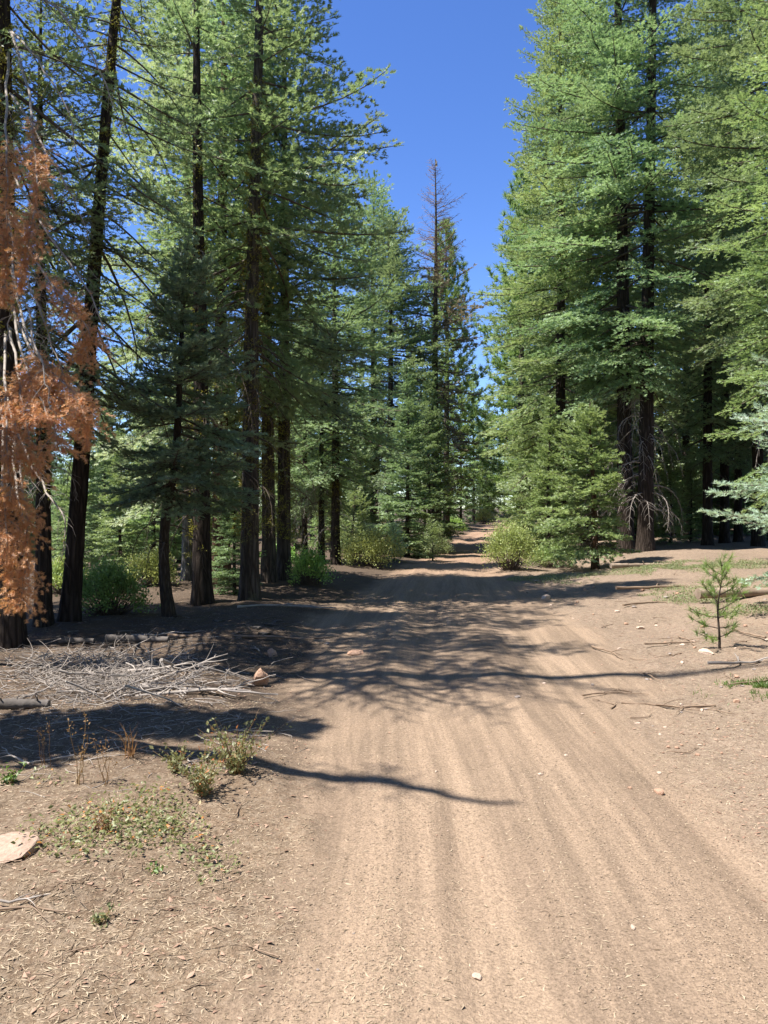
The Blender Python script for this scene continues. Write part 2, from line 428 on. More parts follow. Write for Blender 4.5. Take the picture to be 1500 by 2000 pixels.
def fir(name, seed, H, r0, zc, Rm, bark, leafmat, lod, whorl=.42, nb=6, expo=.7, e_lo=-22, e_hi=42, skip=.12, tw_gap=.085,
        lat_gap=.14, tw_len=.12, latf=.42, latmax=.7, droop=.12, lean=(0, 0), bend=0., bdir=0., wob=.05, leafstart=(.12, .38),
        lichen=None, dead=None, sag=.2, tipup=.14, leafz=None, base_full=.55, bare_top=None, wl=False, sides=12, oneside=None, ragged=.18):
    rng = np.random.default_rng(seed)
    P = trunk_curve(H, lean, bend, bdir, 44, wob, rng)
    parts = {'trunk': trunk_geo(P, r0, rng, sides).mesh(name + '_trunk', M[bark], True)}
    tw = Twigs(); wood = Geo(); leaf = Geo(); bare = Geo()
    z = zc; ang = rng.uniform(0, 6)
    while z < H - .12:
        h = (z - zc) / (H - zc)
        Lm = Rm * (1 - h) ** expo * (base_full + (1 - base_full) * min(1, h / .18)) + .08
        nbw = max(3, int(round(nb * (1 - .35 * h))))
        ang += 2.4
        for b in range(nbw):
            if rng.random() < skip: continue
            az = ang + b * 6.2832 / nbw + rng.normal(0, .2)
            zz = min(z + rng.uniform(-.5, .5) * whorl, H - .06)
            L = Lm * (1 + ragged * rng.normal()) ; L = max(.1, min(L, Rm * 1.35))
            if oneside is not None: L = min(L * (1 + oneside[1] * math.cos(az - oneside[0])), Lm * 1.25)
            e0 = R(e_lo + (e_hi - e_lo) * h ** 1.2 + rng.normal(0, 7))
            base = interp_poly(P, zz)
            s = np.linspace(0, 1, 7)
            rr = L * s * math.cos(e0)
            dz = L * (math.sin(e0) * s - sag * s ** 1.6 * (1 - h * .7) + tipup * s ** 3.2)
            azs = az + .25 * rng.normal() * s
            ax = base + np.stack([rr * np.cos(azs), rr * np.sin(azs), dz], 1)
            is_bare = bare_top is not None and zz > bare_top + rng.normal(0, .4)
            rb = max(.004, min(.010 * L + .004, r0 * .3))
            tube(bare if is_bare else wood, ax, np.linspace(rb, rb * .25, 7), 4, False)
            if is_bare:
                spray(rng, ax, tw, bare, .1, lambda s, L: (.45 * L * (1 - s) + .16) * rng.uniform(.4, 1.3, len(s)), .12, 1, 1, wl=True, r_lat=.011, leaf=False, droop=.1, curl=.25)
                continue
            fs = leafstart[1] + (leafstart[0] - leafstart[1]) * h
            lf = lambda s, L: np.minimum(latf * L * (1.02 - s) ** .8 + .07, latmax)
            spray(rng, ax, tw, wood, fs, lf, lat_gap, tw_gap, tw_len, droop=droop, tint=float(np.clip(.5 + rng.normal(0, .2), 0, 1)), wl=wl)
        z += whorl * rng.uniform(.75, 1.25) * (1 - .45 * h)
    top = P[-1]
    tw.add(np.tile(top, (8, 1)) - np.array([0, 0, .25]) * np.linspace(0, 1, 8)[:, None], nrm(np.stack([rng.normal(0, .5, 8), rng.normal(0, .5, 8), np.ones(8)], 1)),
           np.tile([1.0, 0, 0], (8, 1)), np.full(8, tw_len), np.full(8, .5))
    if bare_top is None or True:
        grow_needles(leaf, tw, rng, *lod)
    parts['crown'] = leaf.mesh(name + '_crown', M[leafmat])
    if wood.n: parts['branchwork'] = wood.mesh(name + '_branchwork', M['twig'], True)
    if bare.n: parts['bare_top'] = bare.mesh(name + '_bare_top', M['stickbrown'], True)
    if lichen:
        parts['lichen'] = lichen_geo(rng, P, r0, H, *lichen).mesh(name + '_lichen', M['lichen'])
    if dead:
        z0, z1, n, Ld, mat = dead
        g = Geo()
        for i in range(n):
            zz = z0 + (z1 - z0) * (i + rng.random()) / n; az = rng.uniform(0, 6.28); L = Ld * rng.uniform(.45, 1.1)
            base = interp_poly(P, zz); s = np.linspace(0, 1, 8); e = R(rng.uniform(-10, 30))
            az_s = az + rng.normal(0, .3) * s
            ax = base + np.stack([L * np.sin(s * 1.45) / 1.2 * np.cos(az_s), L * np.sin(s * 1.45) / 1.2 * np.sin(az_s), L * (math.sin(e) * s - .95 * s ** 2.2)], 1)
            rb = rng.uniform(.009, .02)
            tube(g, ax, np.linspace(rb, .003, 8), 5, False)
            spray(rng, ax, tw, g, .25, lambda s, L: .35 * L * (1 - s) + .1, .17, 1, 1, wl=True, r_lat=.0045, leaf=False, droop=.35, curl=.5, alpha=48)
        parts['dead_boughs'] = g.mesh(name + '_dead_boughs', M[mat], True)
    print(name, 'tris', len(parts['crown'].polygons))
    return parts

def pine(name, seed, H, r0, zc, Rm, leafmat='pine', bark='bark', nlen=.17, k=26, whorl=.6, nb=5, nw=.012, tuftgap=.22, expo=.8, blen=None, spr=.22, lean=(0, 0), wob=.05):
    rng = np.random.default_rng(seed)
    P = trunk_curve(H, lean, 0, 0, 30, wob, rng)
    parts = {'trunk': trunk_geo(P, r0, rng, 10).mesh(name + '_trunk', M[bark], True)}
    wood = Geo(); leaf = Geo(); C = []; D = []
    z = zc; ang = 0
    while z < H:
        h = (z - zc) / (H - zc)
        Lm = Rm * (1 - h) ** expo * min(1, .6 + h * 2) + .1
        ang += 2.4
        for b in range(nb):
            if rng.random() < .12: continue
            az = ang + b * 6.28 / nb + rng.normal(0, .25); L = Lm * rng.uniform(.7, 1.2); e = R(5 + 45 * h + rng.normal(0, 8))
            s = np.linspace(0, 1, 6)
            ax = interp_poly(P, min(z + rng.uniform(-.15, .15) * whorl, H)) + np.stack([L * s * math.cos(e) * math.cos(az), L * s * math.cos(e) * math.sin(az), L * (math.sin(e) * s + .2 * s ** 3 - .1 * s)], 1)
            tube(wood, ax, np.linspace(.012 * L + .003, .003, 6), 4, False)
            n = max(1, int(L * .75 / tuftgap))
            for q in range(n):
                f = 1 - q / max(n, 1) * .75
                c = ax[0] + (ax[-1] - ax[0]) * f; c[2] = np.interp(f, s, ax[:, 2])
                dirn = nrm(ax[-1] - ax[-2] + rng.normal(0, .25, 3) * L * .2)
                if q: 
                    off = rng.normal(0, spr * min(L, 1.2), 3) * (.5, .5, .3); 
                    prisms(wood, c[None], (c + off)[None], .004, .003); c = c + off
                C.append(c); D.append(nrm(dirn + rng.normal(0, .3, 3) + Z3 * .3))
        z += whorl * rng.uniform(.8, 1.2) * (1 - .3 * h)
    C.append(P[-1]); D.append(Z3.copy())
    C = np.array(C); D = np.array(D); n = len(C)
    d = nrm(D[:, None] * 1.0 + rng.normal(0, .62, (n, k, 3)))
    B = C[:, None] - D[:, None] * (rng.uniform(0, .09, (n, k)) * nlen / .17)[..., None]
    w = nrm(np.cross(d, rng.normal(0, 1, d.shape))) * nw * .5
    ll = nlen * rng.uniform(.7, 1.15, (n, k))
    V = np.stack([B - w, B + w, B + d * ll[..., None]], 2).reshape(-1, 3)
    leaf.tris(V, np.arange(n * k * 3).reshape(-1, 3), np.repeat(rng.random(n), k))
    parts['crown'] = leaf.mesh(name + '_crown', M[leafmat]); parts['branchwork'] = wood.mesh(name + '_branchwork', M['twig'], True)
    return parts

def snag(name, seed, H, r0, zb, Lb, n, bark='twig', lean=(0, 0), wob=.1, rl=.012, ztop=None, curl=.3, e=(-15, 35), lat=.35, thick=1.0):
    rng = np.random.default_rng(seed)
    P = trunk_curve(H, lean, 0, 0, 36, wob, rng)
    parts = {'trunk': trunk_geo(P, r0, rng, 10, top=.02).mesh(name + '_trunk', M[bark], True)}
    g = Geo(); tw = Twigs(); ztop = ztop or H
    for i in range(n):
        zz = zb + (ztop - zb) * (i + rng.random()) / n; az = rng.uniform(0, 6.28); h = (zz - zb) / (H - zb)
        L = Lb * (1 - h) ** .6 * rng.uniform(.5, 1.15); el = R(rng.uniform(*e)); s = np.linspace(0, 1, 7)
        azs = az + rng.normal(0, .35) * s
        ax = interp_poly(P, zz) + np.stack([L * s * np.cos(azs) * math.cos(el), L * s * np.sin(azs) * math.cos(el), L * (math.sin(el) * s - .3 * s ** 2 + .15 * s ** 4)], 1)
        rb = (.014 * L + .006) * thick
        tube(g, ax, np.linspace(rb, .005, 7), 5, False)
        spray(rng, ax, tw, g, .2, lambda s, L: lat * L * (1.1 - s) + .08, .22, 1, 1, wl=True, r_lat=rl, leaf=False, droop=.1, curl=curl, alpha=50)
    parts['bare_boughs'] = g.mesh(name + '_bare_boughs', M[bark], True)
    return parts

def plant(name, parts, label, cat, loc, rz=0., sc=1., group=None):
    r = bpy.data.objects.new(name, None); COL.objects.link(r); r.empty_display_size = .3
    r.location = loc; r.rotation_euler = (0, 0, rz); r.scale = (sc, sc, sc)
    tag(r, label, cat, group)
    for k, me in parts.items(): link(k, me, r)
    return r
# ------------------------------------------------------------------ ground and road
def build_ground():
    xs = [0.0]; step = .035
    while xs[-1] < 260:
        x = xs[-1]; step = .035 if x < 3.2 else min(9, .035 + (x - 3.2) * .035)
        xs.append(x + step)
    X = np.array([-x for x in xs[:0:-1]] + xs) + .6
    ys = [-12.0, -8, -5, -3, -2, -1.2, -.6, -.2, .2, .6, .9, 1.15]
    while ys[-1] < 420: ys.append(ys[-1] + max(.022, ys[-1] * .0085 if ys[-1] < 30 else ys[-1] * .016))
    Y = np.array(ys)
    gx, gy = np.meshgrid(X, Y)
    zz = gz(gx, gy); off = off_of(gx, gy); lat = lat_of(gx, gy)
    V = np.stack([gx, gy, zz], -1).reshape(-1, 3)
    nx, ny = len(X), len(Y)
    i = np.arange(ny - 1)[:, None] * nx; j = np.arange(nx - 1)[None]
    Q = np.stack([i + j, i + j + 1, i + nx + j + 1, i + nx + j], -1).reshape(-1, 4)
    fo = off.reshape(-1)[Q].mean(1)
    for nm, sel in (('dirt_road', fo < .5), ('ground', fo >= .5)):
        q = Q[sel]; u, inv = np.unique(q, return_inverse=True)
        g = Geo(); g.quads(V[u], inv.reshape(-1, 4))
        me = g.mesh(nm, M['ground'], True)
        for an, arr in (('off', off), ('lat', lat), ('lon', gy)):
            a = me.attributes.new(an, 'FLOAT', 'POINT'); a.data.foreach_set('value', arr.reshape(-1)[u].astype(np.float32))
        o = link(nm, me); tag(o, kind='structure')
    print('ground', len(Q))
build_ground()

# ------------------------------------------------------------------ tree kinds
MID = (14, .068, .024, .45)
FAR = (0, 0, .36)
NEAR = (18, .046, .015, .5)
PR = {}
DN = dict(whorl=.52, nb=8, tw_gap=.085, lat_gap=.13, tw_len=.135, latf=.5, latmax=.95, leafstart=(.08, .3))
FN = dict(whorl=.44, nb=7, tw_gap=.13, lat_gap=.19, tw_len=.27, latf=.5, latmax=.95, ragged=.25, sides=8)
YN = dict(whorl=.22, nb=9, expo=.85, tw_gap=.07, lat_gap=.1, tw_len=.1, sag=.12, latf=.5)
PR['tall_a'] = fir('tall_fir_a', 1, 15, .165, 4.2, 2.5, 'bark', 'fir_dark', MID, lean=(.012, .0), dead=(1.6, 6, 22, 1.0, 'twig'), lichen=(1.0, 9, 520, .05), wob=.08, ragged=.3, skip=.28, oneside=(1.35, .8), **DN)
PR['tall_b'] = fir('tall_fir_b', 2, 14, .155, 4.0, 2.4, 'bark', 'fir_dark', MID, lean=(-.004, 0), lichen=(.8, 8, 420, .055), wob=.06, ragged=.3, skip=.2, dead=(1.4, 6.5, 40, 1.2, 'stickbrown'), **DN)
PR['tall_c'] = fir('tall_fir_c', 3, 15.5, .15, 2.6, 2.8, 'bark_pale', 'fir_pale', MID, ragged=.28, skip=.15, **DN)
PR['high_crown'] = fir('high_crown_fir', 38, 13.2, .12, 8.4, 1.5, 'bark_dark', 'fir_dark', MID, ragged=.35, skip=.35, expo=.5, **DN)  # crown set high so its added shade lands on the road
PR['red_base'] = fir('red_trunk_fir', 31, 13, .18, 6.5, 1.5, 'bark_red', 'fir', MID, lean=(-.004, 0), ragged=.3, skip=.45, **DN)
PR['thin'] = fir('thin_fir', 36, 12.5, .165, 5.8, 1.4, 'bark_dark', 'fir', MID, lean=(-.012, 0), ragged=.35, skip=.5, dead=(1.3, 6, 26, 1.5, 'twig'), lichen=(.8, 8, 250, .05), **DN)
PR['mid'] = fir('mid_fir', 32, 13.5, .17, 3.2, 2.6, 'bark_dark', 'fir_dark', MID, expo=.5, ragged=.3, skip=.18, lichen=(.8, 6, 250, .05), dead=(1.2, 4.2, 14, 1.4, 'bleached'), **DN)
PR['shade'] = fir('shade_fir', 33, 23, .19, 3.6, 2.2, 'bark_dark', 'fir', MID, ragged=.3, skip=.2, dead=(1.5, 6, 12, 1.2, 'twig'), **DN)
PR['full_a'] = fir('full_fir_a', 4, 24, .25, 1.4, 3.3, 'bark_dark', 'fir', MID, e_lo=-26, ragged=.22, expo=.62, **DN)
PR['full_b'] = fir('full_fir_b', 5, 22, .22, 2.2, 2.9, 'bark_dark', 'fir_yellow', MID, e_lo=-24, ragged=.24, expo=.6, **DN)
PR['bare_low'] = fir('high_crowned_fir', 6, 25, .25, 5.2, 3.3, 'bark_dark', 'fir', MID, e_lo=-22, ragged=.3, skip=.34, expo=.6, oneside=(1.9, .75), lean=(.012, 0), dead=(1.2, 5.0, 36, 1.5, 'bleached'), **DN)
PR['narrow'] = fir('narrow_fir', 37, 7.3, .09, .8, .75, 'bark_young', 'fir', MID, e_lo=-14, e_hi=35, **{**YN, 'expo': .5})
PR['young_a'] = fir('young_fir_a', 7, 7.8, .09, .15, 1.45, 'bark_young', 'fir', MID, e_lo=-14, e_hi=35, **YN)
PR['young_b'] = fir('young_fir_b', 8, 6.5, .08, .3, 1.35, 'bark_young', 'fir_yellow', MID, e_lo=-12, e_hi=35, **YN)
PR['far_a'] = fir('far_fir_a', 9, 20, .2, 2.2, 2.5, 'bark_dark', 'fir_dark', FAR, **FN)
PR['far_b'] = fir('far_fir_b', 10, 18, .18, .8, 2.6, 'bark_dark', 'fir', FAR, **FN)
PR['far_c'] = fir('far_fir_c', 11, 19, .2, 3.0, 2.3, 'bark', 'fir_yellow', FAR, **FN)
PR['far_d'] = fir('far_fir_d', 34, 22, .18, 2.6, 2.4, 'bark_dark', 'fir_dark', FAR, skip=.2, **FN)
PR['sap_left'] = fir('shaded_sapling_fir', 12, 5.3, .085, 1.8, 1.22, 'bark_young', 'fir_small', NEAR, whorl=.26, nb=8, expo=.75, e_lo=-16, e_hi=30, tw_gap=.05, lat_gap=.07, tw_len=.105, latf=.45, sag=.1,
                     bend=-.12, bdir=0, lean=(.045, 0), wob=.0, wl=True, dead=(.9, 2.2, 9, .9, 'twig'), base_full=.85, skip=.08, oneside=(0, .18), leafstart=(.08, .25))
PR['sap_right'] = fir('sunlit_sapling_fir', 13, 4.4, .1, .8, 1.5, 'bark_red', 'fir_yellow', MID, e_lo=-18, e_hi=30, oneside=(3.14, .3), lean=(-.03, 0), base_full=.8, **{**YN, 'expo': .8})
PR['blue'] = fir('blue_fir', 14, 6.5, .1, .3, 1.9, 'bark_young', 'fir_blue', (12, .05, .016, .45), whorl=.27, nb=8, expo=.75, e_lo=-12, e_hi=30, tw_gap=.055, lat_gap=.08, tw_len=.1, sag=.1, wl=True)
PR['baby_a'] = fir('baby_fir_a', 15, 1.25, .02, .06, .42, 'bark_young', 'fir_pale', (8, .04, .02, .35), whorl=.11, nb=6, tw_gap=.045, lat_gap=.06, tw_len=.07, latf=.5, e_lo=0, e_hi=40, sag=.05)
PR['baby_b'] = fir('baby_fir_b', 16, 1.6, .025, .08, .5, 'bark_young', 'fir_yellow', (8, .04, .02, .35), whorl=.12, nb=6, tw_gap=.045, lat_gap=.06, tw_len=.07, latf=.5, e_lo=0, e_hi=40, sag=.05)
PR['pine'] = pine('tall_pine', 17, 17, .2, 2, 2.7, expo=.6, nlen=.3, k=34, nw=.04, tuftgap=.2, nb=7, whorl=.45)
PR['seedling'] = pine('seedling_pine', 18, .98, .012, .12, .3, leafmat='seedling', bark='bark_young', nlen=.11, k=30, whorl=.1, nb=3, nw=.0055, tuftgap=.055, wob=.04, spr=.13)
PR['deadtop'] = fir('dead_topped_fir', 19, 18.5, .23, 3.0, 2.3, 'bark', 'deadgrey', FAR, whorl=.36, nb=7, tw_gap=.14, lat_gap=.2, tw_len=.22, bare_top=12.5, ragged=.3, skip=.35, expo=.55, wl=True, lichen=(5, 11, 200, .09))
OL = dict(nb=6, wl=True, sag=.3, tw_gap=.075, lat_gap=.11, tw_len=.12, latf=.5)
PR['old_a'] = fir('old_leaning_fir', 20, 12.5, .13, 3.6, 1.8, 'bark_dark', 'fir_dark', (9, .055, .03, .4), whorl=.42, e_lo=-38, e_hi=20, skip=.3, ragged=.3, lean=(.075, .0), lichen=(2.5, 9, 300, .045), dead=(2.2, 5, 8, 1.3, 'twig'), leafstart=(.25, .6), wob=.03, **OL)
PR['old_b'] = fir('old_straight_fir', 21, 12.5, .16, 4.0, 2.3, 'bark_dark', 'fir_dark', (9, .055, .03, .4), whorl=.4, e_lo=-34, e_hi=20, skip=.1, ragged=.3, lean=(.012, .0), lichen=(2.5, 9, 300, .05), dead=(2.0, 6, 12, 1.4, 'bleached'), leafstart=(.2, .5), wob=.04, **OL)
PR['edge'] = fir('edge_fir', 24, 13, .155, 5.0, 1.7, 'bark_dark', 'fir_dark', (9, .055, .03, .4), whorl=.42, e_lo=-34, e_hi=20, skip=.3, ragged=.3, lean=(-.012, .0), lichen=(2, 9, 500, .05), leafstart=(.25, .6), wob=.02, **OL)
PR['snag_a'] = snag('bare_snag', 22, 17.2, .21, 7.2, 2.1, 40, lean=(0, -.175), ztop=12.0, wob=.08, rl=.015, lat=.5, thick=1.35)
PR['snag_b'] = snag('bare_pole_snag', 23, 8.8, .17, 6.4, .45, 12, lean=(0, -.29), wob=.14, ztop=8.0, rl=.012, lat=.8)

# ------------------------------------------------------------------ the trees that can be told apart
def T(px, d, kind, name, label, rz=0., sc=1., cat='tree', group=None):
    return plant(name, PR[kind], label, cat, at(px, d), rz, sc, group)

EDGE = T(22, 9.3, 'edge', 'fir_tree', 'thick dark fir trunk at the left edge, carrying hanging orange dead boughs', 0, 1)
T(85, 10.6, 'old_b', 'fir_tree', 'slim dark trunk between the edge trunk and the leaning trunk on the left', 2.4, .7)
T(135, 10.9, 'old_a', 'fir_tree', 'slim black trunk leaning to the right, with drooping lichen covered boughs', 0, 1.0)
T(330, 11.3, 'sap_left', 'fir_sapling', 'small grey green fir with a bent trunk in the shade left of the road', 0, 1.0)
T(395, 13.2, 'thin', 'fir_tree', 'dark fir trunk right behind the bent small fir', 1.0, .98)
T(368, 16.8, 'tall_c', 'fir_tree', 'pale grey trunk with whitish green foliage rising above the small shaded fir', .5, .95)
T(432, 15.6, 'red_base', 'fir_tree', 'red brown trunk base standing behind the dark trunks left of the road', 2.0, 1.0)
T(487, 13.6, 'tall_a', 'fir_tree', 'tall straight grey fir trunk nearest the road on the left', 0, 1.0)
T(525, 16.4, 'tall_a', 'fir_tree', 'left one of two close rough trunks hung with yellow lichen', 2.2, .92)
T(554, 16.9, 'tall_b', 'fir_tree', 'right one of two close rough trunks, cracked bark with yellow lichen', 4.0, 1.0)
T(595, 25.5, 'mid', 'fir_tree', 'thin black trunk beyond the green bush, left of the slightly bent one', 3.3, .62)
T(628, 24, 'mid', 'fir_tree', 'slightly bent dark trunk just left of the trunk with white dead boughs', 5.2, .62)
T(655, 23.4, 'mid', 'fir_tree', 'grey trunk with white bare boughs above the yellow green roadside bush', 1.4, .86)
T(730, 38, 'mid', 'fir_tree', 'dark blunt topped fir left of the dead topped tree', 1.2, 1.3)
T(762, 36, 'mid', 'fir_tree', 'dark fir just left of the dead topped tree, its trunk bare in the middle', 3.2, 1.12)
T(850, 38, 'deadtop', 'dead_topped_tree', 'brown dying conifer with a bare dead top against the blue sky', 0, 1.0)
T(872, 46, 'pine', 'pine_tree', 'green pine standing right behind the dead topped tree', .8, 1.08)
T(796, 30.5, 'young_a', 'young_fir', 'dense dark green conical fir beside the left edge of the road', 0, .95)
T(838, 34, 'young_a', 'young_fir', 'dense fir right behind the conical roadside fir, at the foot of the dead topped tree', 2.1, 1.0)
T(938, 85, 'young_a', 'young_fir', 'far young fir left of the road where it bends away', 1.1, 1.35)
T(1163, 20.6, 'sap_right', 'fir_sapling', 'sunlit small fir with a bare red trunk foot on the right bank', 0, 1.0)
T(1222, 25, 'bare_low', 'fir_tree', 'broad dark trunk behind the trunk with white dead boughs on the right', 2.6, 1.05)
T(1260, 24.2, 'bare_low', 'fir_tree', 'tall trunk with a skirt of white dead boughs on the right bank', 0, 1.0)
T(1095, 27.5, 'full_b', 'fir_tree', 'tall sunlit yellow green fir behind the small fir on the right bank', .5, .98)
T(1150, 31, 'full_a', 'fir_tree', 'tall sunlit fir filling the gap behind the right bank trunks', 4.0, 1.0)
T(1065, 41, 'full_a', 'fir_tree', 'pointed fir whose top stands lowest right of the sky gap', 2.5, 1.04)
T(1018, 36, 'pine', 'pine_tree', 'bright green pine among the firs right of the sky gap', 2.0, 1.0)
T(1018, 52, 'full_b', 'fir_tree', 'slim yellow green fir on the right where the road bends away', 2.9, .75)
T(1382, 28, 'shade', 'fir_tree', 'straight dark trunk in the shade right of the white dead boughs', 3.1, .95)
T(1415, 31, 'shade', 'fir_tree', 'thick dark trunk behind the straight shaded trunk on the right', 2.2, .95)
T(1442, 33, 'shade', 'fir_tree', 'slim dark trunk farthest right in the shaded stand', 4.4, .9)
T(1725, 10.4, 'blue', 'fir_sapling', 'pale blue green fir reaching in from the right edge', .4, 1.12)
T(1560, 21, 'bare_low', 'fir_tree', 'tall yellow green fir spreading its boughs across the upper right corner', 1.2, 1.05)
T(1590, 17, 'full_b', 'fir_tree', 'yellow green fir whose boughs reach in at mid height from the right edge', 2.2, .8)
T(1480, 27, 'shade', 'fir_tree', 'tall light green fir behind the blue green fir at the right edge', 5.0, 1.05)

T(1072, 25, 'young_b', 'young_fir', 'sunlit young fir between the small fir and the right road edge', .7, .8)
T(1035, 31, 'young_b', 'young_fir', 'sunlit young fir just right of the bend of the road', 2.7, .95)
# little firs by the road
for px, d, kd, sc, lb in [(770, 26.5, 'baby_a', 1.0, 'knee high pale fir in front of the conical roadside fir'), (725, 27, 'baby_a', .95, 'knee high pale fir left of the conical roadside fir'),
                          (845, 27.5, 'baby_b', .9, 'knee high fir at the right foot of the conical roadside fir'), (690, 29, 'baby_b', 1.6, 'man high young fir behind the trunk with white boughs')]:
    T(px, d, kd, 'fir_seedling', lb, px * .7, sc)
T(235, 19, 'young_b', 'young_fir', 'bright green young fir glowing in the sun between the left trunks', 1.0, .55)
T(300, 21, 'young_b', 'young_fir', 'pale sunlit young fir behind the bent small fir', 2.0, .8)
T(458, 14.4, 'young_a', 'young_fir', 'waist high dim fir between the red brown trunk base and the tall straight grey trunk', 1.0, .36)
T(1405, 8.75, 'seedling', 'pine_seedling', 'knee high pine seedling with long bright needles on the right bank', 0, 1.0, 'seedling')

# ------------------------------------------------------------------ the forest behind
rng = np.random.default_rng(77)
def forest(lst, label, group, kinds, smin=.8, smax=1.1, name='fir_tree'):
    for px, d in lst:
        kd = kinds[rng.integers(len(kinds))]
        T(px, d, kd, name, label, rng.uniform(0, 6.28), rng.uniform(smin, smax), 'tree', group)
forest([(520, 41), (575, 39), (700, 42), (740, 48), (660, 36), (610, 42), (300, 45), (210, 50), (450, 46), (100, 48), (530, 52), (380, 58)],
       'background fir in the dim wood behind the left trunks', 'background firs on the left', ['far_a', 'far_b', 'far_c'], .42, .66)
forest([(160, 22), (205, 27), (270, 26), (350, 24), (405, 21), (560, 27), (690, 36), (330, 33), (120, 33), (470, 32)], 'young sunlit fir of the undergrowth behind the left trunks', 'undergrowth firs on the left', ['young_a', 'young_b'], .35, .75, 'young_fir')
forest([(1185, 38), (1290, 40), (1340, 36), (1460, 42), (1520, 36), (1120, 48), (1220, 50), (1400, 48), (1580, 30), (1660, 26), (1320, 58), (1500, 55), (1060, 58)],
       'background fir in the dim wood behind the right bank', 'background firs on the right', ['far_d'])
forest([(1310, 30), (1350, 33), (1460, 38), (1240, 32), (1500, 33), (1400, 40)], 'young fir in the shade behind the right bank trunks', 'undergrowth firs on the right', ['young_a', 'young_b'], .4, .8, 'young_fir')
bl = [(rng.uniform(-120, 780), rng.uniform(46, 100)) for _ in range(46)]
bl += [(-100 - 45 * i, 40 + (i * 17) % 35) for i in range(10)]
forest([p for p in bl if p[0] < 760], 'far fir closing off the wood behind the left trunks', 'far firs on the left', ['far_a', 'far_b', 'far_b'], .5, .8)
br = [(rng.uniform(1090, 1620), rng.uniform(44, 95)) for _ in range(46)]
forest(br, 'far fir closing off the dim wood behind the right bank', 'far firs on the right', ['far_a', 'far_b', 'far_b'], .6, .95)
forest([(rng.uniform(1180, 1600), rng.uniform(34, 60)) for _ in range(16)], 'young fir in the shade behind the right bank trunks', 'undergrowth firs on the right', ['young_a', 'young_b'], .5, 1.0, 'young_fir')
forest([(rng.uniform(0, 740), rng.uniform(28, 55)) for _ in range(22)], 'young sunlit fir of the undergrowth behind the left trunks', 'undergrowth firs on the left', ['young_a', 'young_b'], .4, .9, 'young_fir')
forest([(900, 62), (925, 75), (950, 90), (952, 84), (1034, 78), (1030, 70), (985, 112), (1045, 100), (960, 120), (880, 80), (1040, 90), (860, 70), (830, 58), (800, 66)],
       'distant fir closing off the far end of the road', 'firs at the far end of the road', ['far_a', 'far_b', 'far_c'], .6, .85)

plant('young_fir', PR['tall_b'], 'unseen fir added left of the picture to shade the ground behind the brush pile', 'tree', (-6.8, 9.7, gz1(-6.8, 9.7)), 2, .74)  # out of view, added to darken the ground behind the brush pile
plant('fir_tree', PR['high_crown'], 'unseen high crowned fir added left of the picture to shade the middle of the road', 'tree', (-5.4, 7.2, gz1(-5.4, 7.2)), 2, 1)  # extra unseen fir, put in for the shade it throws on the road
plant('young_fir', PR['narrow'], 'slim fir left of the picture shading the earth below the brush pile', 'tree', (-4.5, 4.55, gz1(-4.5, 4.55)), 1, 1)
# trees just outside the picture whose shade falls into it
plant('fir_tree', PR['old_b'], 'tall fir left of the picture, shading the brush', 'tree', (-8.6, 10.6, gz1(-8.6, 10.6)), 1, 1, 'trees left of the picture')
plant('dead_tree', PR['snag_a'], 'bare dead tree left of the picture casting its branched shadow over the road', 'tree', (-4.7, 7.7, gz1(-4.7, 7.7)), 0, 1)
plant('dead_tree', PR['snag_b'], 'bare dead pole left of the picture casting its thin shadow on the road', 'tree', (-3.75, 5.35, gz1(-3.75, 5.35)), 0, 1)
for x, y in [(9, 2), (12, 7), (8, -5), (3, -9), (-3, -8), (-9, -6), (-14, -1), (-15, 5), (14, -2), (12, 14), (-20, 10), (17, 4), (0, -15), (8, -14), (-8, -14), (11, -9), (15, -8), (-14, -8), (4, -12), (-4, -18), (19, -4), (10, 10), (-18, -14), (14, 9), (20, 9), (16, 16)]:
    plant('fir_tree', PR['far_a'], 'tall fir of the wood around and behind the viewer', 'tree', (x, y, gz1(x, y)), x * 1.7, .72 if x < -8 else 1, 'firs around the viewer')
# ------------------------------------------------------------------ orange dead boughs on the fir at the left edge
def pxd(px, py, d): return np.array([(px - 750) / F * d, d, CAMZ - (py - 1000) / F * d])

def smooth_poly(P, n=14):
    P = np.asarray(P, float); t = np.linspace(0, 1, len(P)); tt = np.linspace(0, 1, n)
    Q = np.stack([np.interp(tt, t, P[:, i]) for i in range(3)], 1)
    for _ in range(2): Q[1:-1] = (Q[:-2] + 2 * Q[1:-1] + Q[2:]) / 4
    return Q

